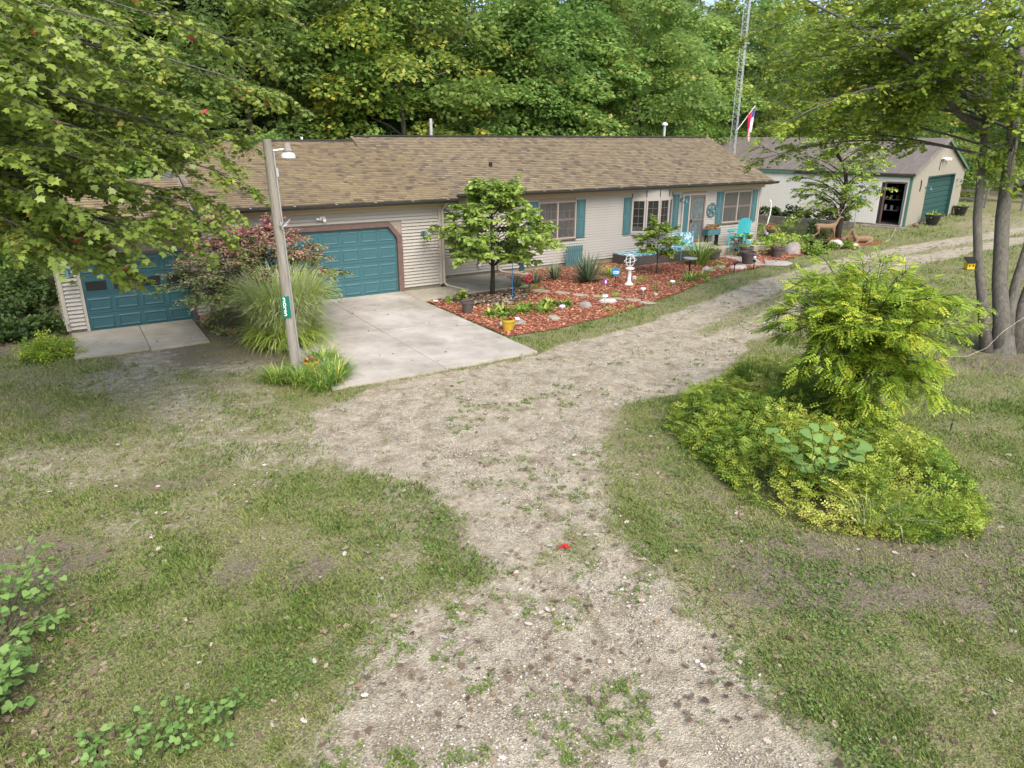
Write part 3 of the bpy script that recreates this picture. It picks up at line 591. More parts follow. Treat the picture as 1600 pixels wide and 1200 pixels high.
# windows -----------------------------------------------------------
def bars(b, x0, x1, z0, z1, y, w=.05, d=.05):
    b.box(x0, x0 + w, y - d, y, z0, z1); b.box(x1 - w, x1, y - d, y, z0, z1); b.box(x0 + w, x1 - w, y - d + .002, y, z0, z0 + w); b.box(x0 + w, x1 - w, y - d + .002, y, z1 - w, z1)
def dh_window(x0, x1, z0, z1, y, glass, grid=True):
    b = MB(); bars(b, x0, x1, z0, z1, y, .03, .055); xm = (x0 + x1) / 2; b.box(xm - .02, xm + .02, y - .06, y, z0 + .03, z1 - .03)
    w = b.build('window', M['frame_light'], house)
    s = MB(); s.box(x0 - .05, x1 + .05, y - .08, y, z0 - .05, z0 - .002); s.build('sill', M['frame'], w)
    for a, c in ((x0 + .03, xm - .02), (xm + .02, x1 - .03)):
        zm = (z0 + z1) / 2 + .02
        for lo_, hi_ in ((z0 + .03, zm), (zm, z1 - .03)):
            f = MB(); bars(f, a, c, lo_ + .001, hi_ - .001, y - .012, .035, .02 if lo_ > z0 + .1 else .012); f.build('sash', M['frame'], w)
            p = MB(); p.box(a + .034, c - .034, y - .02, y - .014, lo_ + .034, hi_ - .034); p.build('pane', glass, w)
            if grid:
                g = MB()
                for i in (1, 2): xx = a + (c - a) * i / 3; g.box(xx - .006, xx + .006, y - .028, y - .0205, lo_ + .036, hi_ - .036)
                zz = (lo_ + hi_) / 2; g.box(a + .036, c - .036, y - .027, y - .0207, zz - .006, zz + .006); g.build('glazing_bar', M['frame'], w)
    return w
dh_window(14.98, 16.68, 1.08, 2.46, 22.03, M['glass_curtain']); dh_window(24.76, 26.58, 1.17, 2.50, 22.03, M['glass_curtain'], False)
def shutter(x0, x1, z0, z1):
    b = MB(); y = 22.012; b.box(x0, x1, y - .03, y, z0, z1); s = b.build('shutter', M['teal'], house); h = (z1 - z0) / 2
    for i in (0, 1):
        f = MB(); a, c, d, e = x0 + .055, x1 - .055, z0 + .06 + i * (h - .01), z0 + h - .04 + i * (h - .01); bars(f, a, c, d, e, y - .0302, .018, .014); f.build('panel_moulding', M['teal'], s)
        for q_ in range(1):
            f = MB(); f.box(a + .05, c - .05, y - .043, y - .0304, d + .05, e - .05); f.build('raised_panel', M['teal'], s)
for x0, x1, z0, z1 in ((14.52, 14.94, 1.08, 2.5), (16.74, 17.14, 1.08, 2.5), (19.08, 19.45, 1.02, 2.47), (21.74, 22.08, 1.05, 2.5), (24.36, 24.70, 1.08, 2.52), (26.63, 26.96, 1.12, 2.54)): shutter(x0, x1, z0, z1)
# bow window
pts = [(19.5, 22.03), (19.98, 21.72), (20.6, 21.60), (21.22, 21.72), (21.7, 22.03)]
b = MB(); k = 5
def ring(z, o=0): return [(x, y - o, z) for x, y in pts]
bw = MB(); zz = [1.0, 1.08]; bw.add(ring(1.0, .03) + ring(1.08, .03), [(0, 1, 2, 3, 4), (9, 8, 7, 6, 5)] + [(i, i + 5, i + 6, i + 1) for i in range(4)])
bow = bw.build('bow_window', M['frame_light'], house)
hd = MB(); hd.add(ring(2.40, .02) + ring(2.47, .02), [(0, 1, 2, 3, 4), (9, 8, 7, 6, 5)] + [(i, i + 5, i + 6, i + 1) for i in range(4)]); hd.build('head', M['frame_light'], bow)
fr = MB(); fr.add(ring(2.471, .0) + ring(2.77, .0), [(i, i + 5, i + 6, i + 1) for i in range(4)]); fr.build('head_panel', M['siding'], bow)
for x, y in pts: p = MB(); p.box(x - .012, x + .012, y - .028, y - .001, 2.472, 2.76); p.build('head_strip', M['gutter'], bow)
for i in range(4):
    (xa, ya), (xb, yb) = pts[i], pts[i + 1]; L = math.hypot(xb - xa, yb - ya); dx, dy = (xb - xa) / L, (yb - ya) / L; nx_, ny_ = dy, -dx
    def Q(u, o, z): return (xa + dx * u + nx_ * o, ya + dy * u + ny_ * o, z)
    def lbox(b, u0, u1, o0, o1, z0, z1): b.add([Q(u0, o0, z0), Q(u1, o0, z0), Q(u1, o1, z0), Q(u0, o1, z0), Q(u0, o0, z1), Q(u1, o0, z1), Q(u1, o1, z1), Q(u0, o1, z1)], [(0, 1, 2, 3), (7, 6, 5, 4), (4, 5, 1, 0), (5, 6, 2, 1), (6, 7, 3, 2), (7, 4, 0, 3)])
    f = MB()
    for u0, u1, z0, z1 in ((.004, .07, 1.081, 2.40), (L - .07, L - .004, 1.081, 2.40), (.07, L - .07, 1.081, 1.15), (.07, L - .07, 2.33, 2.40)): lbox(f, u0, u1, -.0, .05, z0, z1)
    f.build('casement', M['frame_light'], bow)
    g = MB(); lbox(g, .069, L - .069, .008, .016, 1.149, 2.331); g.build('pane', M['glass'], bow)
    g = MB()
    for q_ in (1, 2, 3): zq = 1.15 + 1.18 * q_ / 4; lbox(g, .07, L - .07, .017, .022, zq - .008, zq + .008)
    lbox(g, L / 2 - .008, L / 2 + .008, .0225, .026, 1.15, 2.33); g.build('glazing_bar', M['yellowtrim'] if 'yellowtrim' in M else M['frame'], bow)
    c = MB(); lbox(c, .075, L - .075, .027, .03, 1.155, 1.33); c.build('low_curtain', M['glass_curtain'], bow)
# entrance: teal side panel, frame, screen door
dr = MB(); dr.box(22.28, 22.37, 21.985, 22.03, .45, 2.50); dr.box(22.68, 22.76, 21.987, 22.03, .45, 2.50); dr.box(23.62, 23.70, 21.985, 22.03, .45, 2.50); dr.box(22.37, 23.62, 21.989, 22.03, 2.43, 2.50)
door = dr.build('front_door', M['frame_light'], house)
p = MB(); p.box(22.372, 22.678, 21.999, 22.028, .45, 2.428); p.build('side_panel', M['teal_door'], door)
p = MB(); bars(p, 22.765, 23.615, .47, 2.425, 22.0, .085, .045); p.box(22.85, 23.53, 21.957, 22.0, 1.36, 1.43); p.build('screen_door', M['frame'], door)
p = MB(); p.box(22.84, 23.54, 21.98, 21.99, .55, 1.361); p.box(22.84, 23.54, 21.981, 21.99, 1.429, 2.35); p.build('pane', M['screen'], door)
p = MB(); p.box(22.79, 22.82, 21.90, 21.955, 1.30, 1.42); p.build('handle', M['black'], door)
b = MB(); b.box(22.2, 23.8, 21.55, 22.0, -.05, .44); b.build('door_step', M['concrete_damp'], house)
# downspouts
def downspout(x, y, ztop, lab=None, elbow=(0, -.5)):
    b = MB(); pts_ = [(x, y - .42, ztop), (x, y - .30, ztop - .13), (x, y - .07, ztop - .28), (x, y - .07, .18), (x + elbow[0] * .2, y - .17, .09), (x + elbow[0], y + elbow[1], .06)]
    b.tube(pts_, .045, 6); return b.build('downspout', M['downspout'], house)
downspout(10.40, 20.83, 2.80, elbow=(.35, -1.05)); downspout(13.2, 22.0, 2.82, elbow=(.7, -1.0)); downspout(27.28, 22.3, 2.82, elbow=(.1, -.4))
# teal gooseneck lamps on the wall
def gooseneck():
    b = MB(); b.lathe([(.0, -.0), (.07, 0), (.07, .03), (0, .03)], n=14); b.v = [(x, -z, y) for x, y, z in b.v]
    base = b.build('wall_lamp', M['teal'], None, data_only=True)
    s = MB(); s.tube([(0, -.03, 0), (0, -.10, .07), (0, -.19, .09), (0, -.26, .03)], .012, 6); arm = s.build('arm', M['teal'], None, data_only=True)
    h = MB(); h.lathe([(.02, .05), (.045, .02), (.05, -.03), (.11, -.09), (.12, -.12), (.105, -.118), (.04, -.04)], 0, -.27, 14, cap=False); hd_ = h.build('shade', M['teal'], None, smooth=True, data_only=True)
    return base, arm, hd_
GN = gooseneck()
def lamp_on(x, y, z, label=None, rz=0, parent=house):
    h = root_of(parent).location; o = link('wall_lamp', GN[0], parent); o.location = (x - h.x, y - h.y, z - h.z); o.rotation_euler = (0, 0, rz)
    a_ = link('arm', GN[1], o); c = link('shade', GN[2], o)
lamp_on(9.70, 20.81, 1.84); lamp_on(.0 - .1, 20.39, 1.60); lamp_on(22.20, 21.99, 2.28)
# camera, outlet, vents
b = MB(); b.box(6.42, 6.58, 20.80, 20.815, 2.40, 2.52); b.tube([(6.5, 20.80, 2.45), (6.52, 20.66, 2.42)], .05, 10); b.tube([(6.42, 20.79, 2.44), (6.30, 20.66, 2.47)], .035, 8); b.build('security_light', M['white'], house)
b = MB(); b.box(12.35, 12.47, 21.93, 22.01, .36, .50); b.build('outlet_box', M['white'], house)
b = MB(); b.box(14.6, 15.1, 22.0, 22.012, .32, .36); b.build('vent_strip', M['black'], house)
for x, y, z0, z1, m in ((26.2, 27.5, 4.0, 5.32, 'galv'), (13.9, 28.6, 3.4, 5.45, 'galv')):
    b = MB(); b.tube([(x, y, z0), (x, y, z1)], .07, 10); v = b.build('flue_pipe', M[m], house); c = MB(); c.lathe([(.14, z1 - .02), (.15, z1 + .05), (.05, z1 + .12)], x, y, 12); c.build('flue_cap', M['white_metal'], v) if x > 20 else None
b = MB(); b.tube([(13.75, 23.4, 3.65), (13.75, 23.4, 3.86)], .07, 10); b.build('plumbing_vent', M['black'], house)
b = MB(); b.tube([(7.6, 25.9, 4.5), (7.6, 25.9, 4.72)], .04, 8); b.build('plumbing_vent', M['white'], house)
b = MB(); b.tube([(9.7, 25.7, 4.72), (9.95, 25.6, 4.75)], .05, 8); b.build('plumbing_vent', M['black'], house)
# teal metal star in a ring, hung on the wall: a thing of its own
st = thing('wall_star', (24.07, 21.99, 1.76), 'teal metal star in a ring hung on the siding right of the front door', 'wall decoration')
b = MB()
for i in range(24):
    a0, a1 = i * math.pi / 12, (i + 1) * math.pi / 12
    b.add([(r_ * math.cos(a_), y_, r_ * math.sin(a_)) for a_ in (a0, a1) for r_, y_ in ((.24, -.02), (.30, -.02), (.30, 0), (.24, 0))], [(0, 1, 5, 4), (1, 2, 6, 5), (0, 4, 7, 3), (3, 7, 6, 2)])
b.build('ring', M['teal'], st, local=True)
b = MB(); v = [(0, -.06, 0)] + [(r_ * math.sin(i * math.pi / 5), -.012, r_ * math.cos(i * math.pi / 5)) for i in range(10) for r_ in ((.27 if i % 2 == 0 else .10),)]
b.add(v, [(0, 1 + (i + 1) % 10, 1 + i) for i in range(10)]); b.build('star', M['teal_door'], st, local=True)
# porch slab in front of the entrance
pr = thing('porch', (22.2, 20.4, 0), None, None); pr['kind'] = 'structure'
for x0, x1, y0, y1, z in ((22.3, 24.6, 20.5, 21.54, .26), (24.61, 27.1, 20.7, 21.98, .26)):
    b = MB(); b.box(x0, x1, y0, y1, -.05, z); b.build('slab', M['concrete_damp'], pr, bevel=.01)

# ------------------------------------------------------------------ the metal shed (local frame: gable along x, long wall along y)
TH = math.radians(14.17)
shed = thing('shed', (39.88, 22.3, 0), 'long pale grey panelled shed with green trim and weathered brown roof', 'shed', rz=TH)
def sb(b, name, m, parent=shed, **k): return b.build(name, M[m] if isinstance(m, str) else m, parent, local=True, **k)
GW, GL, GE, GP = 11.2, 15.5, 2.9, 4.70
u_ = MB(); u_.box(0, .225, -.024, 0, 0, 1); u_.add([(.225, -.012, 0), (.25, -.012, 0), (.25, -.012, 1), (.225, -.012, 1)], [(0, 1, 2, 3)]); SB_ = u_.build('wall_board', M['shedwall'], None, data_only=True)
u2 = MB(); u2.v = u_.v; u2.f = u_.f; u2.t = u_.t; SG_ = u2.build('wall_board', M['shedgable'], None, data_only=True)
y = 0.0; dy0, dy1 = .30, 1.32
while y < GL - .01:
    z0 = .12
    o = link('wall_board', SB_, shed); o.rotation_euler = (0, 0, -math.pi / 2)
    if y + .25 > dy0 and y < dy1: z0 = 2.40
    o.location = (0, y + .25, z0); o.scale = (1, 1, GE - z0); y += .25
# strips beside the door opening (openings at .25..1.25 local)
x = 0.0
while x < GW - .05:
    zt = GE + (GP - GE) * (1 - abs(x + .125 - GW / 2) / (GW / 2)); z0 = .1
    if x + .25 > 3.05 and x < 8.9: z0 = 2.66
    o = link('wall_board', SG_, shed); o.location = (x, 0, z0); o.scale = (min(1, (GW - x) / .25), 1, zt - z0 - .02); x += .25
b = MB(); b.box(.03, .05, 1.5, GL, 0, GE); b.box(.03, GW, GL - .05, GL, 0, GE); b.box(GW - .05, GW, 0, GL, 0, GE); b.box(.03, .05, 0, .25, 0, GE); b.box(.05, 3.0, .03, .05, 0, GE); b.box(9, GW - .05, .03, .05, 0, GE); b.box(3, 9, .03, .05, 2.66, GE); b.box(.03, .05, 1.25, 1.5, 0, GE); b.box(.03, .05, .25, 1.25, 2.4, GE)
sb(b, 'wall', 'interior')
b = MB(); b.box(0.06, GW - .06, .06, GL - .06, -.02, .16); sb(b, 'floor', 'interior')
b = MB(); b.box(-.0, 3.0, 0.0, .028, -.1, .11); b.box(9.0, GW, 0.0, .028, -.1, .11); b.box(0.0, .028, .03, GL, -.1, .13); sb(b, 'foundation', 'foundation')
# roof with ribs
def slope(side):
    xs_ = (-.14, GW / 2) if side < 0 else (GW + .14, GW / 2); k = (GP - GE) / (GW / 2); z0 = GE - .14 * k + .06; z1 = GP + .06
    b = MB(); v = [(xs_[0], -.18, z0), (xs_[0], GL + .2, z0), (xs_[1], GL + .2, z1), (xs_[1], -.18, z1)]
    b.add(v + [(a, c, d - .05) for a, c, d in v], [(0, 3, 2, 1) if side < 0 else (0, 1, 2, 3), (4, 5, 6, 7), (0, 1, 5, 4), (1, 2, 6, 5), (3, 0, 4, 7), (2, 3, 7, 6)]); r = sb(b, 'roof', 'shedroof')
    y_ = -.1; rb = MB(); rb.box(0, 1, -.012, .012, 0, .018)
    while y_ < GL + .15:
        q = MB(); x0_, x1_ = xs_; q.add([(x0_, y_ - .02, z0 + .002), (x0_, y_ + .02, z0 + .002), (x0_, y_, z0 + .03), (x1_, y_ - .02, z1 + .002), (x1_, y_ + .02, z1 + .002), (x1_, y_, z1 + .03)], [(0, 3, 5, 2), (1, 2, 5, 4), (0, 2, 1)]); sb(q, 'rib', 'shedroof', r); y_ += .75
    return r
slope(-1); slope(1)
for sx in (-1, 1):     # gable verge boards
    x0 = -.16 if sx < 0 else GW + .16; k = (GP - GE) / (GW / 2); z0 = GE - .16 * k; b = MB()
    v = [(x0, -.20, z0 - .10), (GW / 2, -.20, GP - .10), (GW / 2, -.20, GP + .07), (x0, -.20, z0 + .07)]; b.add(v + [(a, c + .03, d) for a, c, d in v], [(0, 1, 2, 3), (7, 6, 5, 4), (3, 2, 6, 7), (4, 5, 1, 0), (0, 3, 7, 4)]); sb(b, 'verge_board', 'timber' if sx < 0 else 'shedgreen')
b = MB(); b.box(-.13, -.02, 0, GL, GE - .20, GE - .05); sb(b, 'fascia', 'shedgreen')
b = MB(); b.box(-.20, -.132, -.15, 6.5, GE - .13, GE - .03); sb(b, 'gutter', 'gutter')
b = MB(); b.box(-.045, .05, -.045, -.026, .02, GE - .1); b.box(-.045, -.026, -.026, .09, .02, GE - .1); sb(b, 'corner_trim', 'shedgreen')
b = MB(); b.box(-.044, -.02, 1.25, 1.33, .16, 2.44); b.box(-.046, .03, .18, .25, .16, 2.44); b.box(-.045, .03, .25, 1.25, 2.37, 2.45); fr_ = sb(b, 'door_frame', 'brown')
b = MB(); b.box(-.06, .02, .25, .29, .18, 2.36); sb(b, 'door_edge', 'teal', fr_)
# open door leaf swung inwards and things on shelves inside
b = MB(); b.box(.1, 2.0, .16, .20, .2, 2.3); sb(b, 'door_leaf', 'shedgable')
for zs in (.8, 1.4, 1.9):
    b = MB(); b.box(.9, 1.3, .7, 2.6, zs, zs + .04); sh_ = sb(b, 'shelf', 'timber')
rs = np.random.RandomState(4)
for i in range(16):
    zs = [.84, 1.44, 1.94][i % 3]; yy = .75 + .11 * i; w = rs.uniform(.04, .09); h = rs.uniform(.1, .3)
    b = MB(); b.box(.95, .95 + w * 2, yy - w, yy + w, zs, zs + h); o = sb(b, 'box', ['white', 'interior', 'rock_light', 'red', 'darkpot', 'galv'][rs.randint(6)], None); o.location = shed.location; o.rotation_euler = (0, 0, TH)
    tag(o, 'small container on a shelf seen through the open shed door', 'container', 'stored containers inside the shed')
b = MB(); b.box(-.42, .02, .1, 1.6, -.02, .12); b.box(-.85, -.0, -.15, 2.1, -.05, .055); sb(b, 'door_step', 'timber')
# roll-up door in the gable
b = MB(); b.box(3.0, 3.08, -.035, .22, 0, 2.66); b.box(8.88, 8.96, -.035, .22, 0, 2.66); b.box(3.08, 8.88, -.033, .22, 2.58, 2.66); rd = sb(b, 'door_reveal', 'sheddoor')
b = MB(); b.box(3.08, 8.88, .21, .25, 0.0, 2.58); gd_ = sb(b, 'rolling_door', 'sheddoor')
for i in range(8):
    b = MB(); z = i * .3225; b.add([(3.08, .209, z), (8.88, .209, z), (8.88, .16, z + .03), (3.08, .16, z + .03), (8.88, .16, z + .25), (3.08, .16, z + .25), (8.88, .209, z + .31), (3.08, .209, z + .31)], [(0, 1, 2, 3), (3, 2, 4, 5), (5, 4, 6, 7), (0, 3, 5, 7), (1, 6, 4, 2)]); sb(b, 'door_slat', 'sheddoor', gd_)
for x, z, rz in ((2.75, 2.05, 0), (9.6, 2.2, 0)):
    o = link('wall_lamp', GN[0], shed); o.location = (x, -.03, z); link('arm', GN[1], o); link('shade', GN[2], o)
o = link('wall_lamp', GN[0], shed); o.location = (-.03, 1.75, 2.15); o.rotation_euler = (0, 0, -math.pi / 2); link('arm', GN[1], o); link('shade', GN[2], o)
b = MB(); b.box(5.0, 6.3, -.16, -.03, 3.58, 3.66); b.box(5.2, 5.5, -.3, -.16, 3.5, 3.64); b.box(5.9, 6.2, -.3, -.16, 3.5, 3.64); sb(b, 'floodlight', 'white')
b = MB(); b.tube([(4.9, -.05, 3.55), (4.85, -.04, 2.95)], .02, 5); b.tube([(1.6, -.05, 2.5), (1.7, -.05, 2.2), (1.6, -.05, 1.9)], .03, 5); sb(b, 'cable', 'black')
# ------------------------------------------------------------------ foliage builders
def tubes(name, S_, E_, r0, r1, m, parent=None, sag=0.0, kind=None, local=True):
    """many thin three-sided twigs as one mesh"""
    n = len(S_); Mid = (S_ + E_) / 2 + np.array([0, 0, 1.]) * sag; d = unit(E_ - S_); a = unit(np.cross(d, np.array([.3, .5, .8]))); b = np.cross(d, a)
    rings = []
    for P, r in ((S_, r0), (Mid, (r0 + r1) / 2), (E_, r1)):
        for j in range(3):
            t = 2.094 * j; rings.append(P + (a * math.cos(t) + b * math.sin(t)) * r)
    co = np.stack(rings, 1).reshape(-1, 3)
    f = np.array([(s * 3 + j, s * 3 + (j + 1) % 3, (s + 1) * 3 + (j + 1) % 3, (s + 1) * 3 + j) for s in (0, 1) for j in range(3)])
    me = fastmesh(name, co, (f[None] + (np.arange(n) * 9)[:, None, None]).reshape(-1), 4, m, np.zeros(n * 9))
    o = link(name, me, parent)
    if kind: o['kind'] = kind
    return o
def bez(p0, p1, lift, n=8, start=None):
    p0 = np.array(p0, float); p1 = np.array(p1, float); c = (p0 + p1) / 2 + np.array([0, 0, lift])
    t = np.linspace(0, 1, n)[:, None]; return (1 - t) ** 2 * p0 + 2 * t * (1 - t) * c + t * t * p1
def along(poly, t):
    s = np.concatenate([[0], np.cumsum(np.linalg.norm(np.diff(poly, axis=0), axis=1))]); L = s[-1]; q = np.asarray(t) * L
    P = np.stack([np.interp(q, s, poly[:, i]) for i in range(3)], 1); q2 = np.minimum(q + .05 * L, L); q1 = np.maximum(q - .05 * L, 0)
    D = np.stack([np.interp(q2, s, poly[:, i]) - np.interp(q1, s, poly[:, i]) for i in range(3)], 1); return P, unit(D)
UP = np.array([0, 0, 1.])
def grow(P, D, n, L0, L1, ang, droop, rs, flat=.35):
    """n children per parent point: start, direction, length"""
    m = len(P) * n; P2 = np.repeat(P, n, 0); D2 = np.repeat(D, n, 0); a = rs.uniform(.35, 1, m) * ang * rs.choice([-1, 1], m)
    side = unit(np.cross(D2, UP) + 1e-6); vert = np.cross(side, D2)
    d = D2 * np.cos(a)[:, None] + side * np.sin(a)[:, None] + vert * rs.normal(0, flat, m)[:, None]; d[:, 2] -= droop
    return P2, unit(d), rs.uniform(L0, L1, m)
def leafspray(S_, D_, L_, k, size, rs, droop=.15, up_=1.0, jit=.5):
    """k leaves per twig, alternate; returns P,N,D,size"""
    n = len(S_) * k; t = np.tile((np.arange(k) + .5) / k, len(S_)) + rs.uniform(-.08, .08, n); S2 = np.repeat(S_, k, 0); D2 = np.repeat(D_, k, 0); L2 = np.repeat(L_, k)
    sg = np.tile(np.where(np.arange(k) % 2 == 0, 1., -1.), len(S_)); side = unit(np.cross(D2, UP) + 1e-6) * sg[:, None]
    P = S2 + D2 * (L2 * t)[:, None]; P[:, 2] -= droop * L2 * t * t
    D = unit(D2 * rs.uniform(.3, .9, n)[:, None] + side * rs.uniform(.3, 1, n)[:, None] + np.stack([rs.normal(0, .2, n), rs.normal(0, .2, n), rs.uniform(-.6, .1, n)], 1))
    N = unit(np.stack([rs.normal(0, jit, n), rs.normal(0, jit, n), np.full(n, up_)], 1)); P = P + side * (size * .25)
    return P, N, D
def tubes_from(poly_r, name, m, parent, n=7):
    b = MB()
    for pts, r in poly_r: b.tube([tuple(p) for p in pts], list(r), n)
    return b.build(name, m, parent, smooth=True, local=True)

def near_tree(root, limbs, rs, leaf, T, size, twigsets, nleaf, droop, tintf, nl_obj=0, leafname='leaf', base_t=.25, nbr=14, ang=1.0, br=(.5, 1.2), tw=(.2, .45), ntw=6, barkm='bark', jit=.5):
    """limbs: list of (poly, r0, r1) in world space -> branchlets -> twigs -> leaves"""
    o = np.array(root.location)
    polys = [(p - o, np.linspace(r0, r1, len(p))) for p, r0, r1 in limbs]
    for p, r in polys:
        tubes_from([(p, r)], 'branch', M[barkm], root, 7)
    BS, BD, BL = [], [], []
    for p, r in polys:
        t = rs.uniform(base_t, 1, nbr); P, D = along(p, t); s, d, l_ = grow(P, D, 1, br[0], br[1], ang, droop * .5, rs, .25); l_ *= (1.25 - .55 * t); BS.append(s); BD.append(d); BL.append(l_)
        P, D = along(p, [.999]); BS.append(P); BD.append(unit(D + [[0, 0, -droop]])); BL.append(np.array([br[1] * .6]))
    BS, BD, BL = np.concatenate(BS), np.concatenate(BD), np.concatenate(BL)
    tubes('branchlet', BS, BS + BD * BL[:, None], .009, .004, M[barkm], root, .02, 'stuff')
    t = rs.uniform(.15, 1, (len(BS), ntw)); P = (BS[:, None] + BD[:, None] * (BL[:, None] * t)[:, :, None]).reshape(-1, 3); D = np.repeat(BD, ntw, 0)
    s, d, l_ = grow(P, D, 1, tw[0], tw[1], 1.0, droop, rs, .3)
    tubes('twig', s, s + d * l_[:, None], .004, .002, M[barkm], root, 0, 'stuff')
    P, N, D = leafspray(s, d, l_, nleaf, size, rs, droop, 1.0, jit)
    sz = size * rs.uniform(.6, 1.2, len(P)); tint = tintf(P + o, rs, nleaf)
    if nl_obj:
        dist = np.linalg.norm(P + o - np.array([0, 0, 4.75]), axis=1); pick = np.argsort(dist + rs.uniform(0, 2.5, len(P)))[:nl_obj]
        lm = {}
        for i in pick:
            q = int(np.clip(tint[i], 0, .999) * 8)
            if q not in lm: lm[q] = leafmesh(leafname, np.zeros((1, 3)), np.array([[0, 0, 1.]]), np.array([[1., 0, 0]]), 1.0, T, leaf, np.array([(q + .5) / 8]))
            c = link(leafname, lm[q], root); d_ = D[i]; n_ = N[i] - d_ * N[i].dot(d_); n_ /= np.linalg.norm(n_); b_ = np.cross(n_, d_)
            mtx = Matrix(((d_[0], b_[0], n_[0]), (d_[1], b_[1], n_[1]), (d_[2], b_[2], n_[2]))).to_4x4(); mtx = Matrix.Translation(Vector(P[i])) @ mtx @ Matrix.Scale(float(sz[i]), 4); c.matrix_local = mtx
        keep = np.ones(len(P), bool); keep[pick] = False; P, N, D, sz, tint = P[keep], N[keep], D[keep], sz[keep], tint[keep]
    f = link('foliage', leafmesh('foliage', P, N, D, sz, T, leaf, tint), root); f['kind'] = 'stuff'
    return root
def blades(name, P0, az, L, e0, droop, w, mt, tint, segs=5, pw=1.3):
    """arching strap blades; e0 elevation at base (rad), droop radians lost along it"""
    n = len(P0); h = np.zeros(n); z = np.zeros(n); pts = []
    for i in range(segs + 1):
        pts.append((h.copy(), z.copy())); e = e0 - droop * ((i + .5) / segs) ** pw; h = h + np.cos(e) * L / segs; z = z + np.sin(e) * L / segs
    co = np.zeros((n, segs + 1, 2, 3)); ca, sa = np.cos(az), np.sin(az)
    for i, (hh, zz) in enumerate(pts):
        ww = w * (1 - (i / segs) ** 2) * (.7 + .3 * min(1, i)) / 2 + .0008
        for j, sg in enumerate((-1, 1)):
            co[:, i, j, 0] = P0[:, 0] + ca * hh - sa * sg * ww; co[:, i, j, 1] = P0[:, 1] + sa * hh + ca * sg * ww; co[:, i, j, 2] = P0[:, 2] + zz
    f = np.array([(2 * i, 2 * i + 1, 2 * i + 3, 2 * i + 2) for i in range(segs)])
    return fastmesh(name, co.reshape(-1, 3), (f[None] + (np.arange(n) * 2 * (segs + 1))[:, None, None]).reshape(-1), 4, mt, np.repeat(tint, 2 * (segs + 1)), True)
def bladeclump(objname, loc, label, cat, n, L0, L1, w, mt, spread=.15, e=(1.0, 1.5), droop=(1.0, 2.0), seed=1, group=None, lift=0, part='blade', kind='stuff', segs=5):
    rs = np.random.RandomState(seed); t = thing(objname, loc, label, cat, group)
    a = rs.rand(n) * 6.283; r = spread * np.sqrt(rs.rand(n)); P0 = np.stack([np.cos(a) * r, np.sin(a) * r, np.full(n, lift)], 1); az = a + rs.normal(0, .6, n)
    me = blades(part, P0, az, rs.uniform(L0, L1, n), rs.uniform(e[0], e[1], n), rs.uniform(droop[0], droop[1], n), w, mt, rs.rand(n), segs)
    o = link(part, me, t)
    if kind: o['kind'] = kind
    return t
def bush(objname, loc, rad, label, cat, n, size, T, mt, seed=1, group=None, stems=12, rough=.35, flat=.8, tintf=None, stemm='bark_dark', asp=1.0):
    rs = np.random.RandomState(seed); t = thing(objname, loc, label, cat, group); rx, ry, rz = rad
    k = max(6, n // 60); cd = unit(rs.normal(0, 1, (k, 3))); cd[:, 2] = np.abs(cd[:, 2]); rr = rs.uniform(.45, 1, k) ** .6 * (1 + rough * rs.normal(0, .5, k)); C = cd * rr[:, None]
    ci = rs.randint(0, k, n); q = unit(rs.normal(0, 1, (n, 3))); P = (C[ci] + q * rs.uniform(.1, .32, n)[:, None]) * [rx, ry, rz]; P[:, 2] = np.abs(P[:, 2]) + .02
    out = unit(P / np.array([rx, ry, rz]) + 1e-6); N = unit(out * .6 + [0, 0, flat] + rs.normal(0, .4, (n, 3))); D = unit(out + rs.normal(0, .5, (n, 3)) + [0, 0, -.2])
    tint = np.clip(rs.rand(k)[ci] * .45 + rs.rand(n) * .55, 0, 1) if tintf is None else tintf(P, rs, ci)
    if stems:
        E_ = C[rs.choice(k, min(stems, k), False)] * [rx, ry, rz] * .9; tubes('stem', E_ * [.08, .08, 0], E_, .012 + .006 * rz, .004, M[stemm], t, .03 * rz)
    f = link('foliage', leafmesh('foliage', P, N, D, size * rs.uniform(.6, 1.3, n), T, mt, tint, asp), t); f['kind'] = 'stuff'
    return t

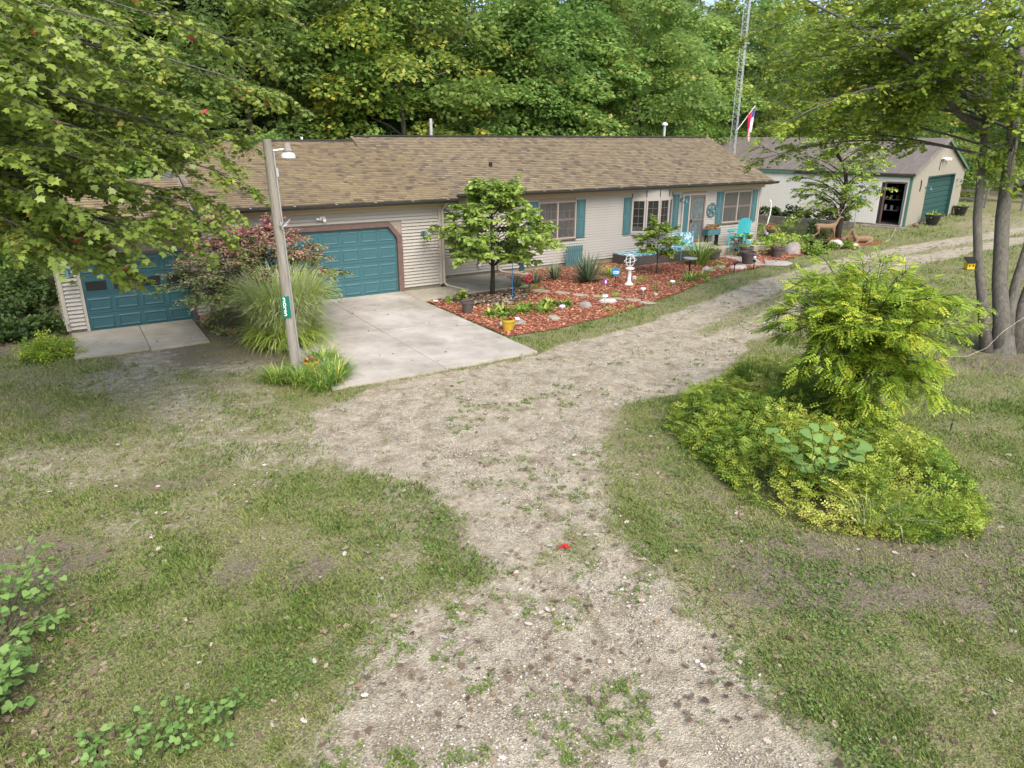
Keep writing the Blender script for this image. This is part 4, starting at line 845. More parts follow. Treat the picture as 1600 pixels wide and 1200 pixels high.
# ------------------------------------------------------------------ background wood: individual trees from shared crowns
def crown_mesh(seed, n, H, rad, base, leaf, mt, mu, sd, nclump=120, conic=.0):
    rs = np.random.RandomState(seed); k = nclump
    zc = base + (H - base) * rs.rand(k) ** .85; u = (zc - base) / (H - base); prof = np.sqrt(np.clip(1 - ((u - .38) / .64) ** 2, .03, 1)) if conic == 0 else (1.02 - u) ** .8
    a = rs.rand(k) * 6.283; r = rad * prof * (.35 + .65 * np.sqrt(rs.rand(k))) * rs.uniform(.8, 1.15, k)
    C = np.stack([np.cos(a) * r, np.sin(a) * r, zc], 1); cr = rs.uniform(.75, 1.5, k) * (.75 + .25 * prof)
    w = cr ** 2; ci = rs.choice(k, n, p=w / w.sum()); q = unit(rs.normal(0, 1, (n, 3))); q[:, 2] = np.abs(q[:, 2]) * rs.choice([1, 1, 1, -.5], n)
    P = C[ci] + q * (cr[ci] * rs.uniform(.65, 1.08, n))[:, None] * [1, 1, .55]; outw = np.stack([np.cos(a[ci]), np.sin(a[ci]), np.zeros(n)], 1); P[:, 2] -= .28 * (((P - C[ci]) * outw).sum(1))
    N = unit(q * .7 + UP * .8 + rs.normal(0, .35, (n, 3))); D = unit(outw * .8 + q * .5 + rs.normal(0, .4, (n, 3)) + [0, 0, -.35])
    tint = np.clip(mu + sd * rs.normal(0, 1, k)[ci] + .13 * rs.normal(0, 1, n), 0, 1)
    return leafmesh('crown', P, N, D, leaf * rs.uniform(.65, 1.3, n), T_QUAD, mt, tint, 1.15)
CR = [crown_mesh(1, 20000, 14, 4.6, 1.6, .25, M['forest'], .45, .15, 130), crown_mesh(2, 20000, 15, 4.2, 1.2, .25, M['forest'], .55, .15, 120),
      crown_mesh(3, 22000, 13, 5.0, 1.0, .25, M['forest'], .50, .2, 140), crown_mesh(4, 22000, 13, 5.2, .8, .25, M['forest_gold'], .40, .17, 140), crown_mesh(5, 16000, 16, 3.2, 2.0, .30, M['pine'], .4, .2, 110, 1),
      crown_mesh(6, 9000, 4.5, 2.6, .2, .20, M['forest'], .55, .18, 50)]
def trunk_mesh(seed, H, r):
    rs = np.random.RandomState(seed); b = MB(); pts = [(rs.normal(0, .12) * i / 3, rs.normal(0, .12) * i / 3, H * i / 8 - .1) for i in range(9)]
    b.tube(pts, [r * (1.25 if i == 0 else 1) * (1 - i / 9.5) for i in range(9)], 9)
    for i in range(9):
        z = H * rs.uniform(.2, .8); a = rs.rand() * 6.283; L = rs.uniform(1.2, 3.2); b.tube([(0, 0, z), (math.cos(a) * L * .5, math.sin(a) * L * .5, z + .6), (math.cos(a) * L, math.sin(a) * L, z + .9)], [r * .35, r * .2, .02], 5)
    return b.build('trunk', M['bark'], None, smooth=True, data_only=True)
TRK = [trunk_mesh(i, 12, .22) for i in range(3)]
def forest_tree(x, y, v, s, rz, col, label, cat='tree', group='trees in the wood behind the house'):
    t = thing('forest_tree' if v != 4 else 'pine_tree', (x, y, 0), label, cat, group, rz); t.scale = (s, s, s)
    c = link('crown', CR[v], t); c.color = (*col, 1)
    if v != 5: k = link('trunk', TRK[v % 3], t)
    return t
LBX = {0: 'tall green broadleaf tree in the wood behind the house', 1: 'tall light green tree in the wood behind the house', 2: 'wide bushy green tree at the edge of the wood', 3: 'tree with golden yellow leaf tips standing behind the garage roof', 4: 'dark brownish green pine in the shade of the wood', 5: 'low green understorey shrub tree behind the house roof'}
FT = [(-9, 36, 2, 1.0, .8), (-5.5, 41, 0, 1.05, .75), (-13, 31, 1, .9, .8), (-1, 39, 2, 1.0, .7), (3.3, 43, 1, 1.0, .8), (6.5, 38, 4, 1.0, 1), (9, 45, 4, 1.05, 1), (8.2, 35.8, 0, .95, .8), (2.0, 35.5, 2, .8, .75),
      (12.0, 36.5, 3, .98, 1.05), (15.6, 35.2, 3, 1.0, 1.0), (18.0, 40.5, 0, 1.0, .8), (20.6, 37.5, 1, 1.0, .8), (22.6, 34.6, 2, .9, 1.0), (25.6, 35.3, 1, 1.02, 1.05), (28.0, 38.5, 0, 1.05, 1.05), (30.5, 34.8, 2, .95, .85), (33.6, 37.4, 1, .98, 1.25), (36.6, 41.5, 2, 1.05, 1.15),
      (41, 41.5, 2, 1.0, 1.2), (46.5, 41.0, 0, .95, .7), (53, 43.5, 1, 1.0, .95), (60, 44.0, 2, 1.1, .8), (68, 44, 0, 1.2, .65), (77, 46, 1, 1.25, .9), (88, 46, 2, 1.3, 1.0), (86, 36, 0, 1.2, 1.1), (78, 29, 2, 1.15, 1.15), (84, 22, 1, 1.2, 1.1), (96, 30, 2, 1.4, 1.1),
      (3, 58, 0, 1.3, .6), (11, 60, 1, 1.3, .6), (18, 53, 0, 1.2, .6), (23.5, 47, 4, 1.15, .9), (28, 49, 0, 1.2, .65), (34, 48, 1, 1.25, .85), (43, 50, 0, 1.2, .8), (50, 52, 2, 1.3, .7), (-12, 50, 0, 1.2, .6), (-4, 56, 1, 1.3, .6), (62, 54, 1, 1.3, .8), (74, 58, 0, 1.3, .7), (-20, 40, 2, 1.1, .7), (-18, 28, 0, 1.0, .7)]
PR_ = [(0, 'left of'), (1, '')]
lab_used = set()
PLC = [(-6, 'left of the garages'), (2, 'behind the left garage roof'), (9, 'behind the top of the utility pole'), (16, 'behind the left end of the garage ridge'), (21, 'behind the right end of the garage ridge'), (27, 'behind the first flue pipe'), (33, 'behind the middle of the long roof'), (37, 'behind the roof left of the second flue'), (42, 'behind the roof right of the second flue'), (44.5, 'left of the antenna mast'), (50, 'behind the striped flag'), (55, 'above the shed roof'), (62, 'behind the shed gable'), (68, 'right of the shed gable'), (90, 'beyond the rail fence')]
for i, (x, y, v, s, lum) in enumerate(FT):
    jr = random.Random(i); lum = .25 + .8 * lum; col = (lum * jr.uniform(.88, 1.08), lum * jr.uniform(.93, 1.06), lum * jr.uniform(.8, 1.15))
    az_ = math.degrees(math.atan2(x, y)); d_ = math.hypot(x, y)
    plc = [(-6, 'left of the garages'), (2, 'behind the left garage roof'), (11, 'behind the top of the utility pole'), (20, 'behind the garage ridge'), (27, 'behind the first flue pipe'), (33, 'behind the middle of the long roof'), (39, 'left of the second flue pipe'), (44.5, 'left of the antenna mast'), (50, 'behind the striped flag'), (55, 'above the left part of the shed roof'), (60, 'above the right part of the shed roof'), (66, 'right of the shed gable'), (90, 'far right beyond the rail fence')]
    w_ = [b_ for a_, b_ in plc if az_ < a_][0]; rw = 'front' if d_ < 44 else 'middle' if d_ < 58 else 'rear'; nm_ = {0: 'tall green broadleaf tree', 1: 'tall light green tree', 2: 'wide bushy green tree', 3: 'yellow tipped broad tree', 4: 'dark brownish green pine'}[v]
    forest_tree(x, y, v, s, jr.uniform(0, 6.28), col, ('second ' if (nm_, rw, w_) in lab_used else '') + '%s in the %s row, %s' % (nm_, rw, w_), 'pine' if v == 4 else 'tree'); lab_used.add((nm_, rw, w_))
for i, (x, y, s, lum) in enumerate([(3.5, 32.6, .9, .9), (8.0, 32.4, .95, 1.0), (11.5, 32.8, .85, 1.1), (14.5, 33.0, .8, 1.0), (17.2, 33.2, .9, .85), (19.8, 32.6, .9, 1.1), (22, 31.8, .8, .9), (25, 32.0, .9, .85), (28.4, 31.8, .8, .95), (31.8, 32.4, .8, .9), (34, 31.2, .7, 1.0), (58, 36, 1.0, .8), (66, 34, 1.0, .9), (63, 30, .8, 1.0), (71, 27, .9, 1.1), (73, 20, .9, 1.1)]):
    jr = random.Random(i + 90); forest_tree(x, y, 5, s, jr.uniform(0, 6.28), (lum * jr.uniform(.85, 1.2), lum, lum * jr.uniform(.8, 1.1)), '%s understorey shrub, %s' % (['low green', 'yellowish', 'bluish green', 'leafy', 'dense'][i % 5], [b_ for a_, b_ in PLC if math.degrees(math.atan2(x, y)) < a_][0]), 'shrub', 'understorey shrubs at the edge of the wood')
# a dense far wood that closes the view between the nearer trees
rs = np.random.RandomState(31); n = 52000
px_ = np.linspace(-60, 150, 64); base_y = 66 - .12 * (px_ - 20) + 3 * np.sin(px_ * .3)
ci = rs.randint(0, 64, n); zz = rs.rand(n) ** .8 * (13 + 3 * np.sin(ci * 1.7)); P = np.stack([px_[ci] + rs.normal(0, 2.4, n), base_y[ci] + rs.normal(0, 1.6, n), zz], 1)
q = unit(rs.normal(0, 1, (n, 3))); tag(link('far_wood', leafmesh('far_wood', P, unit(q + [0, -.6, .6]), unit(q[:, ::-1] + [0, 0, -.3]), rs.uniform(.5, 1.0, n), T_QUAD, M['forest'], np.clip(.3 + .15 * rs.normal(0, 1, n), 0, 1), 1.2)), 'dense dark wood closing the view far behind the house', 'wood', kind='stuff')
CRL = CR
# grass stem hedges by the left side of the small garage
forest_tree(-1.2, 27.2, 5, .62, 1, (.75, .85, .8), 'dark leafy shrub beside the left garage wall, in the tree shade', 'shrub', 'dark shrubs left of the garage')
forest_tree(-3.6, 29.6, 5, .8, 2, (.8, .95, .9), 'pale vine covered shrub round the foot of the far left pole', 'shrub', 'dark shrubs left of the garage')
t = thing('utility_pole', (-2.0, 30.3, 0), 'pale grey wooden pole at the far left edge beyond the garage', 'pole'); b = MB(); b.tube([(0, 0, -.1), (0, 0, 9)], [.20, .15], 10); b.build('post', M['wood_grey'], t, local=True)

# ------------------------------------------------------------------ big maple over the left of the view
rs = np.random.RandomState(5)
mr = thing('maple_tree', (-4.2, 13.6, 0), 'large maple with drooping branches of lobed leaves hanging over the left garage roof', 'tree')
tp = np.array([(0, 0, -.1), (.05, 0, 1.2), (.1, .05, 3), (.15, .1, 5), (.3, .1, 7.5), (.5, .2, 10)]); tubes_from([(tp, [.42, .34, .30, .27, .2, .1])], 'trunk', M['bark'], mr, 12)
tips = [(4.4, 16.5, 7.22), (3.85, 15.72, 6.21), (3.97, 14.65, 5.35), (3.32, 14.29, 5.0), (3.4, 13.94, 4.6), (2.72, 13.15, 4.36), (3.0, 13.15, 4.0), (2.5, 12.85, 3.65), (1.76, 12.2, 3.63), (2.0, 12.92, 3.0), (1.18, 12.22, 3.0), (1.6, 13.0, 2.65), (0.76, 11.48, 3.39), (0.25, 12.06, 2.75), (0.46, 11.85, 2.7), (0.07, 11.73, 2.96), (-0.3, 10.91, 3.44), (-0.02, 10.9, 3.83), (-0.47, 10.2, 4.48), (-0.07, 10.15, 4.96), (-0.26, 9.85, 5.46), (0.49, 10.67, 5.56), (1.19, 11.66, 5.98), (2.23, 12.97, 6.18), (1.64, 12.31, 5.21), (0.97, 11.81, 4.5), (1.93, 12.49, 4.58), (2.74, 13.61, 5.49), (0.29, 10.93, 4.37), (0.01, 9.9, 5.98),
        (0.2, 12.8, 6.6), (1.4, 14.0, 7.0), (2.8, 15.2, 7.4), (-.8, 11.6, 6.4), (-1.0, 12.8, 4.4), (.3, 13.6, 5.2), (1.6, 14.2, 5.6), (-.6, 13, 5.6), (.8, 12.6, 4.9), (-.6, 11.2, 5.3), (2.0, 14.6, 4.9), (-1.2, 10.4, 4.6), (-1.4, 9.6, 5.4), (-1.5, 11.2, 3.7), (-.9, 12.2, 3.2)]
tips = [(p[0] - (.5 if p[0] > 2.2 and p[2] < 5.2 else .05), p[1] + (.3 if p[0] > 2.2 and p[2] < 5.2 else .0), p[2] + (.45 if p[2] < 3.3 else .15)) for p in tips]
limbs = []
for i, p in enumerate(tips):
    z0 = max(3.2, min(9, p[2] + .3 + rs.uniform(-.3, .8))); limbs.append((bez((-4.05, 13.65, z0), p, rs.uniform(.5, 1.1), 9), .045 + .03 * rs.rand(), .008))
def mtint(P, rs, k):
    n = len(P); g = np.repeat(rs.rand(n // k), k) ; base = .20 + .36 * g + .22 * rs.rand(n); sprig = np.repeat(rs.rand(n // k) < .03, k); base = np.where(sprig & (rs.rand(n) < .45), .88 + .12 * rs.rand(n), base)
    return np.where(rs.rand(n) < .002, rs.uniform(.9, 1, n), base)
near_tree(mr, limbs, rs, M['maple'], T_MAPLE, .096, None, 8, .22, mtint, nl_obj=300, base_t=.40, nbr=16, br=(.45, 1.05), tw=(.18, .42), ntw=7)
# ------------------------------------------------------------------ maple on the right with several stems
rr = thing('maple_tree', (18.15, 7.4, 0), 'multi stemmed maple at the right edge with grey bark and a spreading yellow green canopy', 'tree'); o_ = np.array((18.15, 7.4, 0))
stems = [([(17.95, 7.5, -.1), (18.05, 7.91, 1.14), (18.15, 8.26, 2.13), (18.29, 8.53, 2.99), (18.67, 8.88, 4.41), (18.95, 9.17, 5.55), (19.34, 9.52, 6.97), (19.78, 9.95, 8.67), (20.3, 10.4, 11)], [.24, .175, .155, .15, .13, .12, .09, .07, .03]),
         ([(18.2, 7.36, -.1), (18.22, 7.45, .6), (18.48, 7.82, 1.56), (18.79, 8.21, 2.99), (19.25, 8.57, 4.55), (19.7, 8.94, 6.12), (20.11, 9.39, 7.82), (20.66, 9.93, 10.5)], [.36, .29, .26, .24, .20, .17, .12, .05]),
         ([(18.4, 7.3, -.1), (18.55, 7.5, .9), (18.8, 7.6, 1.6), (19.3, 7.73, 2.6), (20.3, 7.75, 4.0), (21.2, 7.82, 5.9), (22, 7.9, 9)], [.28, .2, .17, .16, .13, .1, .04]),
         ([(18.5, 7.15, -.1), (18.8, 7.35, 1.0), (19.3, 7.45, 2.0), (20.42, 7.31, 3.4), (21.63, 7.26, 5.2), (22.6, 7, 8.5)], [.3, .21, .18, .15, .11, .04])]
for pts, r in stems: tubes_from([(np.array(pts) - o_, [q * .62 for q in r])], 'trunk', M['bark'], rr, 12)
b = MB(); b.lathe([(.40, -.08), (.32, .0), (.25, .15), (.18, .4)], .12, -.05, 12); b.build('root_flare', M['bark'], rr, smooth=True, local=True)
main = [([(18.76, 9.01, 4.86), (18.36, 9.42, 5.26), (17.98, 9.96, 5.97), (17.58, 10.45, 6.53), (17.02, 10.98, 6.96), (16.23, 11.71, 7.52), (15.54, 12.31, 7.95)], .085, .02),
        ([(18.9, 9.06, 5.19), (18.47, 9.59, 5.83), (18.27, 10.13, 6.82), (18.14, 10.5, 7.53), (17.87, 10.92, 8.1)], .07, .02),
        ([(19.2, 9.4, 6.47), (18.89, 9.71, 6.75), (18.17, 10.25, 6.96), (17.41, 10.74, 6.99), (16.64, 11.22, 6.96)], .06, .015),
        ([(19.13, 9.24, 5.97), (18.38, 9.74, 6.04), (17.47, 10.28, 5.97), (16.55, 10.79, 5.82), (15.45, 11.31, 5.39), (14.89, 11.54, 5.1)], .05, .012)]
limbs = [(np.array(p), a, c) for p, a, c in main]
rt_tips = [(18.2, 14.6, 4.1), (17.7, 14.0, 5.0), (19.3, 16.0, 6.2), (19.2, 15.1, 6.8), (20.2, 17.3, 7.8), (20.0, 16.5, 8.4), (19.0, 14.6, 8.4), (18.2, 13.4, 7.3), (18.1, 13.0, 6.1), (18.1, 12.6, 5.3), (18.0, 11.9, 4.9), (17.8, 11.5, 5.1), (17.2, 10.6, 5.3), (17.6, 10.7, 5.9), (18.1, 10.8, 7.0), (18.3, 12.3, 7.8), (18.0, 11.3, 7.9), (17.1, 9.7, 7.2), (17.1, 9.3, 6.3), (16.9, 9.0, 6.8), (16.2, 8.3, 7.1), (17.0, 8.2, 6.4), (16.8, 7.9, 6.9), (17.8, 8.1, 5.9), (18.2, 7.9, 4.9), (18.4, 8.5, 5.0), (18.6, 8.2, 3.9), (18.8, 10.8, 6.3), (18.0, 9.7, 5.7), (18.6, 13.8, 4.4), (18.2, 14.0, 5.9), (17.7, 12.2, 6.7), (18.9, 14.4, 7.4), (19.6, 15.6, 5.6), (18.9, 12.6, 6.6), (18.9, 13.2, 5.0), (20.4, 16.4, 7.1)]
rt_tips = [(a_, b_, c_ + (.5 if i_ > 2 and c_ < 5.6 else .1)) for i_, (a_, b_, c_) in enumerate(rt_tips)]
for i, p in enumerate(rt_tips):
    k = rs.randint(2); z = max(4.2, min(8.2, p[2] - .6 + rs.uniform(-.4, .8))); pt = np.array(stems[k][0]); q = np.array([np.interp(z, pt[:, 2], pt[:, 0]), np.interp(z, pt[:, 2], pt[:, 1]), z]); limbs.append((bez(q, p, rs.uniform(.4, 1.0), 9), .035, .007))
def rtint(P, rs, k):
    n = len(P); g = np.repeat(rs.rand(n // k), k); return np.clip(.30 + .45 * g + .25 * rs.rand(n), 0, .92)
near_tree(rr, limbs, rs, tintmat('sunlit_maple_leaves', [(0, (.05, .095, .012)), (.5, (.12, .185, .02)), (.85, (.20, .25, .03)), (1, (.33, .32, .04))], .45, .42, spec=.4), (np.array([(0, 0, 0), (.15, .45, -.04), (.45, .35, .03), (.5, .6, -.06), (1, 0, -.05), (.5, -.6, -.06), (.45, -.35, .03), (.15, -.45, -.04)]), np.array([[0, 7, 6, 5, 4, 3, 2, 1]])), .092, None, 8, .12, rtint, base_t=.3, nbr=16, br=(.6, 1.4), tw=(.25, .5), ntw=6)
# leaves on the stems
# ------------------------------------------------------------------ small trees by the house
def small_tree(name, loc, label, h, crown, tips_n, leafm, T, size, seed, layers, trunk=None, r0=.1, nleaf=6, nbr=9, ntw=4, br=(.3, .6), tw=(.12, .25), droop=.15, tf=None, cat='tree'):
    rs = np.random.RandomState(seed); t = thing(name, loc, label, cat); o = np.array(loc, float)
    tr = np.array(trunk if trunk is not None else [(0, 0, -.05), (.02, 0, h * .25), (0, .03, h * .6), (.02, .02, h * .9)]); tubes_from([(tr, np.linspace(r0, r0 * .25, len(tr)))], 'trunk', M['bark_dark'], t, 9)
    limbs = []
    for i in range(tips_n):
        u = (i + rs.rand()) / tips_n; z, rad = layers(u); a = i * 2.399 + rs.uniform(-.3, .3); z0 = np.clip(z - rad * .45, tr[1][2] * 1.05, tr[-1][2]); cx = np.interp(z0, tr[:, 2], tr[:, 0]); cy = np.interp(z0, tr[:, 2], tr[:, 1])
        rad *= rs.uniform(.75, 1.08); p = (crown[0] + math.cos(a) * rad, crown[1] + math.sin(a) * rad, z + rs.uniform(-.1, .1)); limbs.append((bez(np.array((cx, cy, z0)) + o, np.array(p) + o, .25 * rad, 7), .022 * r0 / .1, .004))
    tf = tf or (lambda P, rs, k: np.clip(np.repeat(rs.rand(len(P) // k), k) * .5 + rs.rand(len(P)) * .45, 0, 1))
    return near_tree(t, limbs, rs, leafm, T, size, None, nleaf, droop, tf, base_t=.3, nbr=nbr, ntw=ntw, br=br, tw=tw, barkm='bark_dark', jit=.35)
def L1(u): z = 1.15 + 2.35 * u; return z, (.8 + 1.2 * math.sin(min(1, u * 1.15 + .12) * math.pi)) * (1 if u < .75 else .72)
small_tree('redbud_tree', (11.14, 18.9, 0), 'small spreading tree with layered heart shaped leaves standing in the red mulch', 3.5, (.2, .15, 0), 36, M['redbud'], T_HEART, .12, 21, L1, r0=.085, nbr=12, ntw=4, nleaf=7)
def L2(u): z = .75 + 1.15 * u; return z, .25 + .55 * math.sin(min(1, u + .1) * math.pi)
small_tree('young_tree', (18.0, 18.8, 0), 'young slim tree with pale green leaves in front of the patterned patio bed', 1.8, (.15, .1, 0), 18, M['yellowtree'], T_HEART, .085, 22, L2, r0=.03, nbr=8, ntw=4, nleaf=5, br=(.15, .35), tw=(.08, .16))
def L3(u): z = 1.2 + 4.0 * u; return z, (1.3 + .9 * math.sin(u * 3.0)) * (1.0 if u < .7 else .75)
small_tree('crooked_tree', (32.87, 21.6, 0), 'thin crooked tree with yellowing leaves behind the deer statues', 4.6, (.25, .7, 0), 34, M['yellowtree'], T_HEART, .12, 23, L3, trunk=[(0, 0, -.1), (.15, .1, .7), (.55, .4, 1.7), (.95, .65, 2.7), (.85, .8, 3.3), (.6, 1.1, 4.0), (.3, 1.3, 4.7)], r0=.16, nbr=9, ntw=4, nleaf=5, br=(.5, 1.0), tw=(.2, .4))
# reddening burning bush behind the pole
def btint(P, rs, ci): return np.clip(.15 + .75 * np.clip((P[:, 2] - 1.0) / 2.6, 0, 1) * (.6 + .7 * rs.rand(len(P))) + .25 * (rs.rand(len(P)) - .3), 0, 1)
def L4(u): z = .8 + 1.85 * u; return z, .75 + 1.4 * math.sin(min(1, u + .15) * math.pi) * (1 if u < .8 else .8)
small_tree('burning_bush', (4.0, 18.7, 0), 'reddening shrub between the two garage doors, behind the utility pole', 2.3, (0, 0, 0), 44, M['burning'], T_QUAD, .085, 24, L4, r0=.05, nbr=12, ntw=6, nleaf=7, br=(.3, .65), tw=(.14, .28), cat='shrub',
           trunk=[(0, 0, -.05), (.05, 0, .5), (0, .05, 1.2), (.05, .05, 1.9)], tf=lambda P, rs, k: np.clip(.17 + .54 * np.clip((P[:, 2] - .9) / 2, 0, 1) + .30 * np.repeat(rs.rand(len(P) // k), k) + .25 * rs.normal(0, .6, len(P)), 0, 1))
# striped ornamental grass and strap leaf clumps
rs = np.random.RandomState(3); t = thing('ornamental_grass', (4.0, 16.9, 0), 'big fountain of striped ornamental grass behind the utility pole', 'ornamental grass'); t.location.x += .12; t.location.y -= .2
n = 5200; a = rs.rand(n) * 6.283; r = .5 * np.sqrt(rs.rand(n)); P0 = np.stack([np.cos(a) * r, np.sin(a) * r, np.zeros(n)], 1)
me = blades('blade', P0, a + rs.normal(0, .7, n), rs.uniform(.9, 2.1, n), rs.uniform(1.30, 1.57, n), rs.uniform(.4, 2.4, n), .034, M['silvergrass'], rs.rand(n), 8, 2.6); link('blade', me, t)['kind'] = 'stuff'
n = 900; a = rs.rand(n) * 6.283; r = .6 * np.sqrt(rs.rand(n)); P0 = np.stack([np.cos(a) * r, np.sin(a) * r, rs.uniform(0, .3, n)], 1)
me = blades('low_blade', P0, a + rs.normal(0, .5, n), rs.uniform(.6, 1.1, n), rs.uniform(.6, 1.3, n), rs.uniform(1.2, 2.3, n), .022, M['silvergrass'], rs.rand(n) * .5, 6); link('low_blade', me, t)['kind'] = 'stuff'
for i, (x, y, s) in enumerate([(3.55, 13.75, 1), (4.15, 13.45, .95), (4.35, 13.95, .9), (3.2, 14.1, .85), (3.85, 13.2, .8), (4.4, 14.9, .8)]):
    bladeclump('daylily_clump', (x, y, 0), ['strap leaf clump just left of the utility pole foot', 'strap leaf clump in front and right of the pole foot', 'strap leaf clump by the small pot right of the pole', 'strap leaf clump farthest left of the pole foot', 'strap leaf clump nearest the drive before the pole', 'strap leaf clump at the slab edge behind the pole'][i], 'plant', 190, .3 * s, .62 * s, .022, M['lilyleaf'], .26, (.9, 1.5), (.8, 1.9), 40 + i, 'strap leaved clumps round the pole foot')
YU = [(15.05, 19.05, 1.0, 'largest spiky yucca, in the flower bed right of the teal picket panel', 170), (14.3, 19.95, .62, 'medium spiky yucca in front of the teal picket panel', 110), (13.3, 19.7, .5, 'small thin yucca behind the first stepping stones', 60), (12.45, 19.5, .5, 'small thin yucca beside the small tree trunk', 60)]
for i, (x, y, s, lb, n) in enumerate(YU): bladeclump('yucca', (x, y, .03), lb, 'yucca', n, .75 * s, 1.2 * s, .05 * max(s, .6), M['yucca'], .08, (.25, 1.5), (-.1, .35), 60 + i, None, segs=3)
bladeclump('daylily_clump', (20.9, 19.5, .03), 'tall clump of strap leaves behind the bird bath', 'plant', 150, .8, 1.45, .045, M['lilyleaf'], .3, (1.0, 1.5), (.6, 1.6), 71)
bladeclump('daylily_clump', (16.4, 19.4, .03), 'low strap leaf clump behind the white sundial', 'plant', 90, .3, .6, .03, M['lilyleaf'], .3, (.9, 1.5), (.6, 1.6), 72)
bladeclump('daylily_clump', (18.2, 17.3, .03), 'low strap leaf clump in front of the bird bath, by the lawn edge', 'plant', 80, .25, .5, .03, M['lilyleaf'], .25, (.9, 1.5), (.6, 1.6), 73)
bladeclump('daylily_clump', (19.0, 17.5, .03), 'second strap leaf clump right of the one before the bird bath', 'plant', 60, .2, .42, .025, M['lilyleaf'], .2, (.9, 1.5), (.6, 1.6), 74)
bladeclump('iris_fan', (16.0, 16.7, .03), 'small upright fan of five green blades alone in the red mulch', 'plant', 9, .3, .42, .03, M['lilyleaf'], .05, (1.0, 1.45), (0, .3), 75)
for i, (x, y, s) in enumerate([(9.75, 16.55, .9), (10.2, 16.75, 1), (10.6, 16.4, .95), (11.0, 16.75, 1), (11.45, 16.5, .95), (11.85, 16.75, .9), (12.2, 16.5, .8), (10.0, 16.2, .8), (11.2, 16.15, .8)]):
    bladeclump('hosta', (x, y, .03), 'yellow green hosta, %s' % ['at the left end of the hosta row', 'second from the left in the back of the hosta row', 'near the middle front of the hosta row', 'in the middle back of the hosta row', 'right of the middle in the hosta row', 'second from the right in the hosta row', 'at the right end of the hosta row', 'lowest left, just behind the yellow pot', 'in front, above the flat tan rock'][i], 'hosta', 80, .2 * s, .42 * s, .075, M['hosta'], .12, (.5, 1.4), (1.0, 1.9), 80 + i, 'hostas in a row in the mulch', segs=4)
bush('low_shrub', (-.75, 18.55, 0), (.62, .5, .42), 'low yellow green bush at the left corner of the garage apron', 'bush', 3000, .055, T_QUAD, M['locust'], 3)
bush('bush', (9.7, 18.45, 0), (.34, .34, .3), 'small green bush behind the dark pot near the downspout', 'bush', 420, .07, T_HEART, M['redbud'], 4)
bush('heather_bush', (24.1, 20.3, .02), (.75, .6, .55), 'bush with small purple flowers at the porch edge', 'bush', 1700, .06, T_QUAD, M['flowers'], 5, tintf=lambda P, rs, ci: np.where(rs.rand(len(P)) < .25, .97, .2 + .3 * rs.rand(len(P))))
for i, (x, y, a_, c, lb) in enumerate([(26.2, 20.6, .8, .45, 'leafy green plants at the porch right of the stacked pots'), (27.5, 20.9, .8, .45, 'yellow green leafy plants below the right house corner'), (28.3, 20.0, .9, .4, 'green plants behind the grey boulder'), (25.4, 19.6, .5, .3, 'low reddish green plant between the pots'), (29.6, 19.3, .9, .3, 'low light green plants left of the deer statue'), (30.3, 23.0, 1.4, .8, 'tall yellow green weeds on the lawn left of the deer statue'), (27.3, 18.9, .6, .3, 'low leafy plants before the boulder'), (31.5, 21.9, .7, .9, 'dark green small conifer behind the standing deer')]):
    bush('garden_plant', (x, y, 0), (a_, a_ * .8, c), lb, 'plant', 900, .085, T_HEART, [M['redbud'], M['yellowtree'], M['redbud'], M['burning'], M['hosta'], M['yellowtree'], M['hosta'], M['darkshrub']][i], 90 + i, None, 8)
for i, (x, y) in enumerate([(14.0, 16.6), (16.6, 18.0), (17.4, 16.9), (18.9, 16.95), (12.6, 18.9), (20.4, 18.1), (21.4, 19.0), (13.2, 15.3)]):
    bush('garden_plant', (x, y, .02), (.45, .35, .13), ['low green plant by the stepping stones', 'low green ground plant right of the sundial', 'low green plants round the white garden light', 'low green plants in front of the bird bath', 'low plants at the start of the stepping stones', 'low plants right of the bird bath', 'low green plant under the strap leaves near the porch', 'tuft of green at the lawn edge of the mulch'][i], 'plant', 260, .05, T_QUAD, M['redbud'], 120 + i, None, 0)
# shade plants left of the garage
for i, (x, y, a_, c) in enumerate([(-1.5, 22.6, 1.1, .7), (-2.9, 23.4, 1.2, .7), (-1.1, 20.9, .8, .5), (-2.4, 20.6, 1.0, .45), (-3.6, 21.4, 1.1, .5), (-1.3, 24.8, .9, .9)]):
    bush('shade_shrub', (x, y, 0), (a_, a_, c), ['dark green shrub against the left garage wall', 'dark green shrub at the left picture edge', 'weedy shrub by the lower left garage corner', 'low dark leafy patch left of the yellow green bush', 'low dark plants at the far left edge', 'shrub by the rear of the left garage wall'][i], 'shrub', 1500, .10, T_HEART, M['darkshrub'], 140 + i, None, 14)
bush('bare_shrub', (2.95, 18.9, 0), (.6, .6, .45), 'low brownish shrub between the garage apron and the ornamental grass', 'shrub', 500, .06, T_HEART, M['burning'], 150, None, 30)

